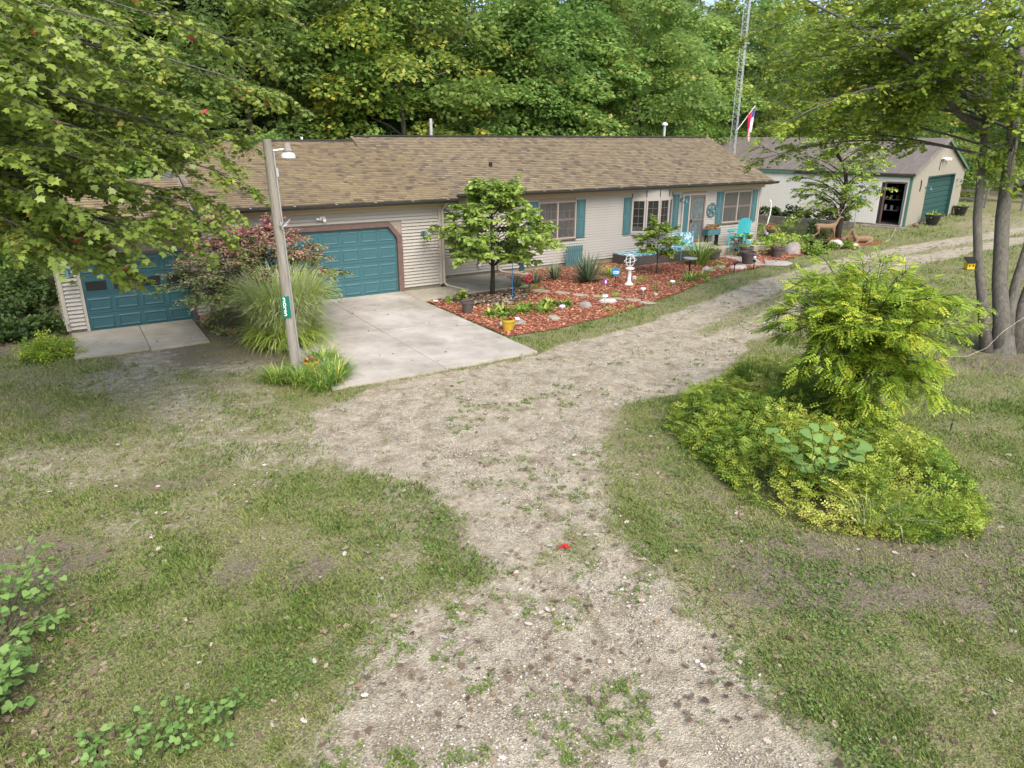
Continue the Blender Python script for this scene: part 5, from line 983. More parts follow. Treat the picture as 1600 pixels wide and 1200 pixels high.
# ------------------------------------------------------------------ island of yellow green ground cover with a weeping tree
def mound_h(x, y): return np.clip(np.hypot(x - 10.35, y - 6.0) / .9, .25, 1) * np.clip(edged(x, y, MOUND) / .55, 0, 1) ** .6 * (.20 + .75 * np.clip(fbm(x, y, .55, 61), .1, 1)) * inpoly(x, y, MOUND)
rs = np.random.RandomState(9); n = 38000; x = rs.uniform(6.7, 12.4, n); y = rs.uniform(3.3, 9.5, n); k = inpoly(x, y, MOUND) & (fbm(x, y, .4, 66) > .40); x, y = x[k], y[k]; n = len(x)
h = mound_h(x, y); lay = rs.rand(n) ** .45; a = rs.rand(n) * 6.283; P = np.stack([x, y, h * lay * rs.uniform(.75, 1.3, n) + .03], 1)
D = np.stack([np.cos(a), np.sin(a), rs.uniform(-.15, .75, n)], 1); N = np.stack([rs.normal(0, .8, n), rs.normal(0, .8, n), np.ones(n)], 1)
md = thing('ground_cover_mound', (9.4, 6.2, 0), 'wide mound of yellow green feathery ground cover on the right of the drive', 'ground cover')
tint = np.clip(.12 + 1.3 * (fbm(x, y, .7, 71) - .32) + .55 * (rs.rand(n) - .25), 0, 1)
f = link('foliage', leafmesh('foliage', P - [9.4, 6.2, 0], N, D, rs.uniform(.09, .17, n), pinnate(3, .20, .30, .3), M['mound'], tint), md); f['kind'] = 'stuff'
k = rs.choice(n, 900); S_ = P[k] * [1, 1, .0] - [9.4, 6.2, 0]; tubes('stem', S_, P[k] - [9.4, 6.2, -.03], .004, .002, M['bark_dark'], md, 0, 'stuff')
for i, (x_, y_) in enumerate([(8.05, 4.25), (8.35, 4.05)]): bladeclump('grass_clump', (x_, y_, 0), ['tuft of long yellowish grass at the near edge of the mound', 'second tuft of long grass at the near edge of the mound, on its right'][i], 'grass', 60, .4, .75, .018, M['silvergrass'], .08, (1.0, 1.5), (.5, 1.5), 160 + i)
sh = thing('weeping_tree', (10.45, 6.1, 0), 'umbrella shaped shrub tree with yellow green feathery leaves and a short dark trunk', 'tree'); o_ = np.array((10.45, 6.1, 0.))
tr = np.array([(0, 0, -.05), (.03, .02, .4), (.02, .06, .8), (.06, .08, 1.2)]); tubes_from([(tr, [.15, .12, .11, .09])], 'trunk', M['bark_dark'], sh, 10)
limbs = []; rs = np.random.RandomState(12)
for i in range(64):
    u = (i + .5) / 64; a = i * 2.399; rad = 1.38 * math.sqrt(u) * rs.uniform(.85, 1.08); z = 2.72 - .75 * (rad / 1.4) ** 2.2 + rs.uniform(-.32, .16); cx, cy = .05, .1
    p = np.array((cx + math.cos(a) * rad, cy + math.sin(a) * rad, z)); limbs.append((bez(o_ + (.05, .08, rs.uniform(.85, 1.25)), p + o_, .35 + .35 * rad, 8), .022, .004))
for i in range(36):
    a = i * 2.399 + 1; rad = rs.uniform(.4, 1.2); p = np.array((math.cos(a) * rad, math.sin(a) * rad, rs.uniform(1.15, 1.95))); limbs.append((bez(o_ + (.05, .08, 1.05), p + o_, .6 + .2 * rad, 8), .016, .004))
for i in range(6):
    a = i * 1.1; p = np.array((math.cos(a) * .15, math.sin(a) * .15, rs.uniform(.6, .9))); limbs.append((bez(o_ + (.05, .08, 1.05), p + o_, .1, 5), .01, .004))
def stint(P, rs, k): g = np.repeat(rs.rand(len(P) // k), k); return np.clip(.12 + .62 * g ** 1.2 + .28 * rs.rand(len(P)), 0, 1)
near_tree(sh, limbs, rs, M['locust'], pinnate(4, .19, .27, .12), .19, None, 5, .02, stint, base_t=.3, nbr=5, ntw=3, br=(.2, .45), tw=(.12, .26), barkm='bark_dark', jit=.45)
for i, (x_, y_, z_) in enumerate([(11.35, 5.15, .62), (11.0, 4.85, .5), (9.3, 7.4, 1.05), (9.34, 7.34, 1.02), (11.9, 5.6, .85)]):
    b = MB(); b.tube([(0, 0, .32), (.01, 0, .14)], .003, 4); b.tube([(.01, 0, .14), (.02, .01, .08), (0, 0, 0)], [.012, .016, .006], 6); po = b.build('seed_pod', M['darkshrub'], sh, local=True); po.location = (x_ - 10.45, y_ - 6.1, z_)
# large leaved sapling: every leaf is a part
sp = thing('large_leaf_sapling', (8.1, 5.05, .04), 'sapling with broad heart shaped leaves rising through the near side of the mound', 'sapling'); rs = np.random.RandomState(14)
LM = [leafmesh('leaf', np.zeros((1, 3)), np.array([[0, 0, 1.]]), np.array([[1., 0, 0]]), 1.0, T_HEART, M['bigleaf'], np.array([t_])) for t_ in (.1, .4, .7, .95)]
def place_leaf(root, p, d, n_, s, m_):
    d = np.array(d, float); d /= np.linalg.norm(d); n_ = np.array(n_, float); n_ -= d * n_.dot(d); n_ /= np.linalg.norm(n_); b_ = np.cross(n_, d)
    c = link('leaf', m_, root); c.matrix_local = Matrix.Translation(Vector(p)) @ Matrix(((d[0], b_[0], n_[0]), (d[1], b_[1], n_[1]), (d[2], b_[2], n_[2]))).to_4x4() @ Matrix.Scale(s, 4)
for (ex, ey, ez, k) in ((-.45, .50, .95, 8), (-.50, .15, .80, 8), (-.1, -.15, .72, 9), (.35, -.30, .75, 9), (.15, .35, .95, 8), (.65, -.15, .80, 9), (.5, .2, .9, 7)):
    pl = bez((0, 0, .02), (ex, ey, ez), .3, 8); tubes_from([(pl, np.linspace(.009, .004, 8))], 'stem', M['bark_dark'], sp, 5)
    for j in range(k):
        t_ = .35 + .65 * (j + .5) / k; P_, D_ = along(pl, [t_]); sg = 1 if j % 2 else -1; d_ = D_[0] * .4 + np.cross(D_[0], UP) * sg * .9 + [0, 0, -.15]
        place_leaf(sp, P_[0] + d_ * .03, d_, (rs.normal(-.1, .25), rs.normal(-.25, .25), 1), rs.uniform(.12, .20), LM[rs.randint(4)])
LS = [leafmesh('leaf', np.zeros((1, 3)), np.array([[0, 0, 1.]]), np.array([[1., 0, 0]]), 1.0, T_HEART, M['bigleaf'], np.array([t_])) for t_ in (.2, .5, .9, .97)]
LW = [leafmesh('leaf', np.zeros((1, 3)), np.array([[0, 0, 1.]]), np.array([[1., 0, 0]]), 1.0, T_HEART, M['bigleaf'], np.array([t_])) for t_ in (.35, .6, .85, 1)]
# leafy shrubs intruding at the lower left and bottom edges
for nm, loc, stems_, lb in (('wild_shrub', (-1.35, 7.6, 0), [(.5, .55, .75), (.65, .1, .6), (.75, -.25, .45), (.4, .9, .7), (.15, .3, .9), (.55, -.6, .35), (.2, -.4, .8)], 'light green wild shrub at the left edge, upper one beside the lawn'),
                            ('wild_shrub', (-1.45, 6.35, 0), [(.35, .35, .55), (.45, 0, .45), (.3, -.3, .5), (.5, .2, .25), (.1, .1, .7), (.3, .6, .3)], 'light green wild shrub in the lower left corner'),
                            ('seedling_row', (-.35, 5.15, 0), [(.0, .35, .35), (.35, .2, .4), (.6, .15, .35), (-.3, .4, .35), (.8, .0, .3), (.45, .3, .25), (-.1, .2, .4)], 'yellowing seedlings along the bottom edge at the left')):
    w = thing(nm, loc, lb, 'shrub'); sd_ = nm == 'seedling_row'
    for q in range(30 if sd_ else 16):
        ex, ey, ez = stems_[q % len(stems_)]; ex += rs.normal(0, .16); ey += rs.normal(0, .16); ez = max(.12, ez * rs.uniform(.5, 1.05)); b0 = (ex * .9 + rs.normal(0, .05), ey * .9 + rs.normal(0, .05), 0) if sd_ else (ex * .25, ey * .25, 0); ez *= .6 if sd_ else 1
        pl = bez(b0, (ex, ey, ez), .12, 7); tubes_from([(pl, np.linspace(.006, .002, 7))], 'stem', M['bark_dark'], w, 4)
        for j in range(7 if sd_ else 13):
            t_ = .35 + .65 * (j + .5) / (7 if sd_ else 13); P_, D_ = along(pl, [t_]); az_ = rs.rand() * 6.283; d_ = np.array([math.cos(az_), math.sin(az_), rs.uniform(-.4, .15)])
            place_leaf(w, P_[0] + d_ * rs.uniform(.01, .05), d_, (rs.normal(0, .35), rs.normal(0, .35), 1), rs.uniform(.035, .065) if sd_ else rs.uniform(.05, .095), (LS if sd_ else LW)[rs.randint(4)])
tag(link('leaf_litter', leafmesh('leaf_litter', np.stack([rs.uniform(-2.4, -.4, 900), rs.uniform(4.6, 8, 900), rs.uniform(.01, .05, 900)], 1), rs.normal(0, .4, (900, 3)) + UP, rs.normal(0, 1, (900, 3)) * [1, 1, .2], rs.uniform(.03, .06, 900), T_HEART, M['deadleaf'], rs.rand(900) * .8)), 'brown leaf litter on the dark soil under the wild shrubs', 'leaf litter', kind='stuff')

# ------------------------------------------------------------------ fallen leaves: single ones near, the rest as one
FL = [leafmesh('fallen_leaf', np.zeros((1, 3)), np.array([[0, 0, 1.]]), np.array([[1., 0, 0]]), 1.0, T_OAK if i % 3 else T_MAPLE, M['deadleaf'], np.array([t_])) for i, t_ in enumerate((.05, .2, .35, .45, .55, .65, .75, .9, 1.0, .3))]
NM = {0: 'dark curled', 1: 'brown', 2: 'brown', 3: 'tan', 4: 'tan', 5: 'tan', 6: 'light brown', 7: 'pale', 8: 'whitish', 9: 'brown'}
x, y, r, rs = scatter(900, 0, 0, 4.3, 14, 17); g = gravel_field(x, y); cnt = 0
for i in range(len(x)):
    if cnt >= 210: break
    w = .25 + .75 * float(np.hypot(x[i] - 3.6, y[i] - 3.8) < 2.4)
    if rs.rand() > w or blocked(x[i:i + 1], y[i:i + 1])[0] or inpoly(x[i:i + 1], y[i:i + 1], MOUND)[0]: continue
    q = rs.choice(10, p=[.09, .17, .16, .15, .12, .09, .08, .04, .03, .07]); s = rs.uniform(.04, .09)
    o = link('fallen_leaf', FL[q], None); o.location = (x[i], y[i], .012 - .02 * g[i] + .01); o.rotation_euler = (rs.normal(0, .25), rs.normal(0, .25), rs.rand() * 6.28); o.scale = (s, s, s)
    wh = 'gravel drive' if g[i] > .45 else 'patchy lawn'; tag(o, '%s fallen leaf lying on the %s' % (NM[q], wh), 'fallen leaf', '%s fallen leaves on the %s' % (NM[q], wh)); cnt += 1
x, y, r, rs = scatter(2600, 0, 0, 5, 45, 19); k = ~blocked(x, y) & ~inpoly(x, y, MOUND); x, y = x[k], y[k]; n = len(x); a = rs.rand(n) * 6.28
tag(link('fallen_leaves', leafmesh('fallen_leaves', np.stack([x, y, np.full(n, .01)], 1), rs.normal(0, .3, (n, 3)) + UP, np.stack([np.cos(a), np.sin(a), 0 * a], 1), rs.uniform(.04, .09, n), T_OAK, M['deadleaf'], rs.rand(n) ** .7)), 'scattered small fallen leaves over the drive and lawn', 'fallen leaves', kind='stuff')
n = 60; x = rs.uniform(.2, 8.7, n); y = rs.uniform(13.1, 20.3, n); k = (x > 4) | (y > 18); x, y = x[k], y[k]; n = len(x); a = rs.rand(n) * 6.28
tag(link('fallen_leaves', leafmesh('fallen_leaves', np.stack([x, y, np.full(n, .065)], 1), rs.normal(0, .3, (n, 3)) + UP, np.stack([np.cos(a), np.sin(a), 0 * a], 1), rs.uniform(.04, .08, n), T_OAK, M['deadleaf'], rs.rand(n) * .5)), 'few small leaves on the concrete drive', 'fallen leaves', kind='stuff')
o = link('fallen_leaf', leafmesh('fallen_leaf', np.zeros((3, 3)) + [[0, 0, 0], [.03, .02, .01], [-.02, .03, .01]], np.array([[.3, 0, 1.], [0, .3, 1], [-.2, 0, 1]]), np.array([[1., 0, .2], [0, 1, .2], [-1, .3, .2]]), .07, T_HEART, M['redleaf'], np.array([0., .1, 0])), None); o.location = (4.51, 5.93, .02); tag(o, 'bright red leaf sprig on the drive in the middle of the picture', 'fallen leaf')
# ------------------------------------------------------------------ utility pole with lamp and house number
up_ = thing('utility_pole', (3.70, 14.56, 0), 'weathered wooden utility pole with street lamp and green number sign in front of the garage', 'utility pole'); up_.rotation_euler = (.0, -.022, 0)
b = MB(); b.tube([(0, 0, -.2), (0, 0, 2.4), (0, 0, 4.69)], [.102, .093, .084], 20); b.build('post', M['wood_grey'], up_, local=True, smooth=False)
b = MB(); b.tube([(.102, -.04, .05), (.097, -.04, 2), (.092, -.04, 4.3), (.10, -.04, 4.5)], .013, 6); cd = b.build('conduit', M['galv'], up_, local=True)
b = MB(); b.box(.085, .13, -.07, -.01, 4.0, 4.16); b.build('junction_box', M['galv'], up_, local=True)
b = MB(); b.tube([(.09, -.04, 4.48), (.3, -.08, 4.50)], .022, 8); lm = b.build('lamp', M['galv'], up_, local=True)
b = MB(); b.lathe([(.05, 4.62), (.062, 4.60), (.066, 4.52), (.085, 4.50), (.085, 4.44)], .345, -.09, 14); b.build('lamp_head', M['rock'], lm, local=True, smooth=True)
b = MB(); b.lathe([(.085, 4.44), (.13, 4.41), (.145, 4.34), (.14, 4.33), (.08, 4.36)], .345, -.09, 16); b.build('lens', M['bulb'], lm, local=True, smooth=True)
b = MB(); b.tube([(.06, -.10, 3.1), (.02, -.17, 3.1)], .03, 8); b.tube([(.11, -.09, 3.07), (.23, -.12, 3.18)], .012, 6); b.tube([(.02, -.13, 3.04), (.16, -.12, 3.08)], .01, 6); b.tube([(.03, -.13, 3.16), (.05, -.14, 3.0)], .012, 6); b.build('insulator', M['galv'], up_, local=True)
SGN = Vector((-.42, -.90, 0)).normalized(); ang = math.atan2(SGN.y, SGN.x) + math.pi / 2
sg = bpy.data.meshes.new('s'); b = MB(); b.box(-.085, .085, -.004, 0, -.225, .225); sg = b.build('number_sign', M['signgreen'], up_, local=True, bevel=.0015); sg.location = (SGN.x * .105 - .02, SGN.y * .105, 1.43); sg.rotation_euler = (0, 0, ang)
for i, ch in enumerate('3025'):
    cu = bpy.data.curves.new('digit', 'FONT'); cu.body = ch; cu.size = .125; cu.extrude = .001; cu.align_x = 'CENTER'; cu.align_y = 'CENTER'; cu.materials.append(M['white']); cu.offset = .003
    tmp = bpy.data.objects.new('tmp', cu); COL.objects.link(tmp); bpy.context.view_layer.update(); me_ = bpy.data.meshes.new_from_object(tmp.evaluated_get(bpy.context.evaluated_depsgraph_get())); bpy.data.objects.remove(tmp); d = link('digit', me_, sg); d.location = (-.02, -.006, .15 - .098 * i); d.rotation_euler = (math.pi / 2, 0, 0)
# ------------------------------------------------------------------ pots, lights, stones
def pot(name, loc, r, h, m, label, fill='soil', group=None):
    t = thing(name, loc, label, 'flower pot', group)
    b = MB(); b.lathe([(r * .68, 0), (r * .92, h * .78), (r * .93, h * .80), (r * 1.03, h * .81), (r * 1.04, h), (r * .92, h), (r * .88, h * .82), (.01, h * .80)], n=20); b.build('body', M[m], t, local=True, smooth=False)
    b = MB(); b.lathe([(r * .86, h * .86), (.005, h * .885)], n=14, cap=False); b.build('soil', M[fill], t, local=True); return t
pot('flower_pot', (9.3, 17.15, .03), .19, .36, 'darkpot', 'dark brown pot alone in the mulch near the driveway')
yp = pot('flower_pot', (9.3, 14.98, .03), .19, .30, 'yellowpot', 'yellow glazed pot with pink flowers at the near corner of the mulch')
def bloomtop(root, r, z, n, seed, mt='flowers', size=.05, up=.12):
    rs = np.random.RandomState(seed); a = rs.rand(n) * 6.283; q = r * np.sqrt(rs.rand(n)); P = np.stack([np.cos(a) * q, np.sin(a) * q, z + up * rs.rand(n) * (1.2 - q / r)], 1)
    f = link('blooms', leafmesh('blooms', P, rs.normal(0, .5, (n, 3)) + UP, rs.normal(0, 1, (n, 3)), size * rs.uniform(.7, 1.3, n), T_HEART, M[mt], rs.rand(n)), root); f['kind'] = 'stuff'
bloomtop(yp, .16, .28, 70, 1); 
p1 = pot('flower_pot', (23.9, 19.75, .03), .27, .46, 'darkpot', 'dark pot behind, upper one of the two near the path'); bloomtop(p1, .2, .42, 40, 2, 'redbud', .06, .06)
pot('flower_pot', (22.6, 18.55, .03), .29, .50, 'darkpot', 'dark empty pot in front beside the garden light and path')
p3 = pot('flower_pot', (25.1, 19.15, .03), .27, .42, 'darkpot', 'dark pot with reddish plant left of the boulder'); bloomtop(p3, .26, .40, 130, 3, 'burning', .06, .28)
p4 = pot('flower_pot', (22.3, 20.0, .03), .26, .42, 'darkpot', 'dark pot half hidden behind the tall strap leaves'); bloomtop(p4, .22, .40, 60, 4, 'redbud', .06, .1)
p5 = pot('flower_pot', (25.3, 21.2, .27), .22, .34, 'darkpot', 'dark pot on the porch with broad green leaves'); bloomtop(p5, .4, .33, 120, 5, 'hosta', .13, .15)
p6 = pot('flower_pot', (3.95, 14.25, 0), .16, .28, 'yellowpot', 'small orange yellow pot with pink flowers behind the utility pole'); bloomtop(p6, .15, .27, 70, 6)
b = MB(); b.lathe([(.30, 0), (.42, .26), (.45, .27), (.45, .30), (.40, .30), (.36, .1), (.01, .08)], n=20)
tb = b.build('tub', M['black'], None); tb.location = (29.2, 20.1, .0); tag(tb, 'black round pond tub before the standing deer', 'tub')
for lx, ly, lb in ((2.6, -.75, 'black pot with a leafy plant left of the green shed door'), (9.95, -.5, 'black pot right of the green shed door')):
    c, s = math.cos(TH), math.sin(TH); q = pot('flower_pot', (39.88 + c * lx - s * ly, 22.3 + s * lx + c * ly, 0), .42, .6, 'black', lb); bloomtop(q, .4, .5, 110, 7, 'redbud', .12, .3)
b = MB(); b.lathe([(.15, 0), (.3, .1), (.3, .25), (.15, .42), (.05, .5)], n=12); o = b.build('garden_ornament', M['brown'], None); o.location = (40.9, 22.2, 0); o.scale = (.6, .6, .5); tag(o, 'dark red rounded ornament at the near corner of the shed', 'ornament')
# stepping stones
def stone(name, loc, rx, ry, h, m, label, cat, group=None, seed=0, rz=0, tall=False):
    rs = np.random.RandomState(seed); b = MB(); n = 14
    rr_ = [1 + rs.uniform(-.14, .14) for _ in range(n)]
    prof = [(1.0, 0), (1.02, .45), (.93, .85), (.7, 1.0)] if not tall else [(1.0, 0), (.98, .35), (.8, .72), (.45, .96)]
    v = [(rx * p * rr_[j] * math.cos(2 * math.pi * j / n) + rs.normal(0, .02) * rx, ry * p * rr_[j] * math.sin(2 * math.pi * j / n) + rs.normal(0, .02) * ry, h * z * (1 + (.12 * rs.normal() if tall else 0))) for p, z in prof for j in range(n)]
    f = [(i * n + j, i * n + (j + 1) % n, (i + 1) * n + (j + 1) % n, (i + 1) * n + j) for i in range(len(prof) - 1) for j in range(n)] + [tuple((len(prof) - 1) * n + j for j in range(n))]
    b.add(v, f); o = b.build(name, M[m], None, smooth=tall); o.location = loc; o.rotation_euler = (0, 0, rz); tag(o, label, cat, group); return o
SSP = [(12.75, 18.55, .42), (13.15, 17.95, .36), (13.45, 17.35, .36), (13.8, 16.85, .32), (14.05, 16.35, .32), (14.4, 15.95, .34), (14.5, 15.45, .34)]
ORD = ['first from the house, largest', 'second from the house', 'third from the house', 'middle one', 'third from the lawn', 'second from the lawn', 'last, at the lawn edge']
for i, (x, y, s) in enumerate(SSP): stone('stepping_stone', (x, y, .03), s * .72, s * .45, .045, 'stone', 'pale flat stepping stone in the mulch, %s' % ORD[i], 'stepping stone', 'stepping stones across the mulch', i, -.9)
for i, (x, y, s, h, lb, m) in enumerate([(9.8, 15.45, .30, .16, 'grey rock behind the yellow pot', 'rock'), (9.5, 15.55, .18, .14, 'small pale rock left of the mushroom light by the yellow pot', 'rock_light'), (11.0, 15.35, .22, .10, 'flat tan rock in front of the hosta row', 'stone'), (12.6, 16.0, .20, .20, 'round grey rock right of the hosta row', 'rock'), (13.6, 16.2, .26, .14, 'pale lilac grey rock beside a green tuft', 'rock_light'), (9.95, 18.2, .16, .16, 'small rock at the end of the downspout', 'rock'),
                                                    (15.5, 16.15, .10, .10, 'small white rock at the lawn edge of the mulch', 'rock_light'), (20.3, 18.45, .26, .16, 'grey rock right of the bird bath', 'rock_light'), (21.1, 18.6, .24, .12, 'low grey rock behind the first black torch', 'rock'), (21.75, 18.25, .42, .12, 'flat cream rock between the two black torches', 'rock_light'), (26.7, 19.6, .55, .40, 'big grey boulder right of the third pot', 'rock'),
                                                    (16.7, 18.5, .13, .16, 'white rock just right of the sundial', 'rock_light'), (30.3, 20.0, .35, .28, 'white rock before the deer', 'rock_light'), (31.0, 19.5, .26, .12, 'flat white stone in front of the deer bed', 'rock_light'), (33.2, 20.6, .25, .12, 'small white stone right of the tree behind the deer', 'rock_light')]):
    stone('rock', (x, y, .0), s, s * .7, h, m, lb, 'rock', None, 20 + i, i * .7, tall=h > .11)
for i, p in enumerate([[(23.1, 19.6), (23.9, 19.2), (23.0, 18.0), (22.3, 18.5)][::1], [(23.0, 18.0), (23.9, 18.8), (24.5, 18.2), (24.3, 17.75), (23.6, 17.45)], [(22.9, 20.4), (23.8, 20.4), (23.9, 19.25), (23.1, 19.65)]]):
    b = MB(); k = len(p); b.add([(x, y, .03) for x, y in p] + [(x, y, .062) for x, y in p], [tuple(range(k, 2 * k))[::-1], tuple(range(k))] + [(j, (j + 1) % k, (j + 1) % k + k, j + k) for j in range(k)])
    o = b.build('path_slab', M['concrete'], None); tag(o, ['pale concrete path slab behind the front dark pot', 'pale concrete path slab at the lawn edge right of the torch', 'pale concrete path slab nearest the porch'][i], 'paving slab', 'path slabs to the porch')
def garden_light(loc, h, cap, m1, m2, lab, grp=None, r=.09):
    t = thing('garden_light', loc, lab, 'garden light', grp)
    b = MB(); b.tube([(0, 0, -.05), (0, 0, h - .05)], .012, 6); b.build('stake', M[m1], t, local=True)
    b = MB(); b.lathe([(r * .35, h - .09), (r * .4, h - .04), (r, h - .035), (r * .9, h), (r * .4, h + .02)], n=12); b.build('cap', M[m2], t, local=True)
    if cap: b = MB(); b.lathe([(r * .42, h + .021), (r * .35, h + .035)], n=10); b.build('solar_cell', M['purple'], t, local=True)
    return t
for x, y, h, lb in ((13.2, 15.85, .32, 'white mushroom garden light near the stepping stones, taller stake'), (15.15, 16.35, .24, 'white mushroom garden light left of the iris fan'), (11.65, 15.85, .20, 'white mushroom garden light right of the hosta row'), (16.95, 16.9, .20, 'round white garden light among the low green plants'), (9.75, 15.3, .2, 'white garden light just behind the yellow pot')): garden_light((x, y, .03), h, True, 'galv', 'white', lb)
b = MB(); b.lathe([(.08, .055), (.09, .075), (.02, .09)], n=12); o = b.build('garden_light', M['white'], None); o.location = (9.15, 18.9, 0); tag(o, 'white disc light on the walkway by the downspout', 'garden light')
def torch(loc, lab, top):
    t = thing('garden_torch', loc, lab, 'garden light', 'black garden torches by the path'); b = MB(); b.tube([(0, 0, -.05), (0, 0, .30)], .018, 6); b.build('stake', M['black'], t, local=True)
    b = MB(); b.lathe([(.03, .28), (.07, .34), (.065, .36), (.02, .37)], n=10); b.build('bowl', M['black'], t, local=True)
    if top: b = MB(); b.lathe([(.02, .37), (.06, .43), (.06, .48), (.02, .53)], n=10); b.build('globe', M['bulb'], t, local=True, smooth=True); b = MB(); b.lathe([(.04, .52), (.03, .57), (.005, .59)], n=8); b.build('finial', M['purple'], t, local=True)
torch((22.0, 17.75, .0), 'black garden torch with a white and purple globe before the front dark pot', True); torch((20.85, 17.68, 0), 'plain black garden torch at the lawn edge left of the cream rock', False)
# armillary sundial on a white pedestal
t = thing('sundial', (15.92, 17.9, .03), 'white pedestal carrying an open ring sundial in the red mulch', 'sundial')
b = MB(); b.lathe([(.16, 0), (.15, .03), (.09, .07), (.065, .12), (.06, .45), (.085, .50), (.16, .54), (.15, .57), (.06, .60)], n=16); b.build('pedestal', M['white'], t, local=True, smooth=True)
def ringm(b, R_, r_, axis, c=(0, 0, .82), n=20):
    pts = []
    for i in range(n + 1):
        a = 2 * math.pi * i / n; u_, v_ = math.cos(a) * R_, math.sin(a) * R_; pts.append({'x': (c[0], c[1] + u_, c[2] + v_), 'y': (c[0] + u_, c[1], c[2] + v_), 'z': (c[0] + u_, c[1] + v_, c[2] + .25 * u_), 't': (c[0] + u_ * .7, c[1] + u_ * .7, c[2] + v_)}[axis])
    b.tube(pts, r_, 5, cap=False)
for ax in 'xyzt': b = MB(); ringm(b, .20, .008, ax); b.build('ring', M['white'], t, local=True)
b = MB(); b.tube([(-.2, 0, .68), (.2, 0, .98)], .01, 5); b.build('arrow', M['galv'], t, local=True)
# bird bath
t = thing('bird_bath', (18.95, 18.1, .03), 'pale blue green dish bird bath on a black post', 'bird bath'); b = MB(); b.tube([(0, 0, -.05), (0, 0, .56)], .028, 8); b.build('post', M['black'], t, local=True)
b = MB(); b.lathe([(.05, .54), (.20, .57), (.27, .62), (.25, .625), (.15, .585), (.01, .575)], n=20); b.build('bowl', M['galv'], t, local=True, smooth=True)
# yard signs
t = thing('yard_sign', (15.1, 17.65, .03), 'blue shield yard sign with a white panel on a black stake', 'yard sign'); b = MB(); b.tube([(0, 0, -.05), (0, 0, .45)], .014, 6); b.build('stake', M['black'], t, local=True)
b = MB(); pol = [(-.13, .10), (-.13, .20), (0, .28), (.13, .20), (.13, .10), (.06, .0), (-.06, .0)]; k = 7; b.add([(x, -.012, z) for x, z in pol] + [(x, .012, z) for x, z in pol], [tuple(range(k)), tuple(range(2 * k - 1, k - 1, -1))] + [(j, j + k, (j + 1) % k + k, (j + 1) % k) for j in range(k)]); s_ = b.build('shield', M['blue'], t, local=True); s_.location = (0, -.02, .42); s_.rotation_euler = (0, 0, -.45)
b = MB(); b.box(-.095, .095, -.017, -.0125, .08, .16); q = b.build('panel', M['white'], s_, local=True)
b = MB()
for i in range(5): b.box(-.08 + .034 * i, -.058 + .034 * i, -.020, -.0175, .10, .14)
b.build('lettering', M['blue'], s_, local=True)
t = thing('yard_sign', (14.6, 17.55, .03), 'small oval white and purple yard marker left of the blue sign', 'yard sign'); b = MB(); b.tube([(0, 0, -.05), (0, 0, .2)], .01, 6); b.build('stake', M['galv'], t, local=True); b = MB(); b.lathe([(.001, .18), (.06, .22), (.075, .29), (.06, .36), (.001, .40)], n=14); q = b.build('marker', M['purple'], t, local=True, smooth=True); q.scale = (1, .25, 1); b = MB(); b.box(-.03, .03, -.022, -.018, .24, .34); b.build('label_plate', M['white'], t, local=True)
# teal picket panel
t = thing('picket_panel', (16.45, 21.7, 0), 'short teal picket fence panel leaning by the house wall behind the yuccas', 'fence panel')
for i in range(9): b = MB(); x = -.38 + i * .088; b.add([(x, -.01, .05), (x + .065, -.01, .05), (x + .065, -.01, .78), (x + .032, -.01, .86), (x, -.01, .78), (x, .01, .05), (x + .065, .01, .05), (x + .065, .01, .78), (x + .032, .01, .86), (x, .01, .78)], [(0, 1, 2, 3, 4), (9, 8, 7, 6, 5), (1, 6, 7, 2), (0, 4, 9, 5), (4, 3, 8, 9), (3, 2, 7, 8)]); b.build('picket', M['teal'], t, local=True)
for z in (.2, .6): b = MB(); b.box(-.4, .43, .012, .035, z, z + .06); b.build('rail', M['teal'], t, local=True)
# patterned patio bed and draped bench
t = thing('patio_bed', (20.3, 21.2, 0), 'low dark edged bed with a blue and white patterned top below the bow window', 'garden bed'); b = MB(); b.box(-1.9, 1.5, -.55, .55, -.05, .36); b.build('edging', M['darkpot'], t, local=True); b = MB(); b.box(-1.86, 1.46, -.51, .51, .361, .40); b.build('top', M['mosaic'], t, local=True)
t = thing('draped_bench', (21.6, 20.9, .0), 'bench draped in turquoise and white patterned cloth left of the front door', 'bench'); b = MB(); b.box(-.6, .6, -.28, .28, .4, .52); b.build('seat', M['mosaic'], t, local=True); b = MB(); b.box(-.6, .6, .24, .32, .52, 1.05); b.build('backrest', M['mosaic'], t, local=True)
for x in (-.55, .5):
    for y in (-.25, .22): b = MB(); b.box(x, x + .05, y, y + .05, 0, .4); b.build('leg', M['turq'], t, local=True)
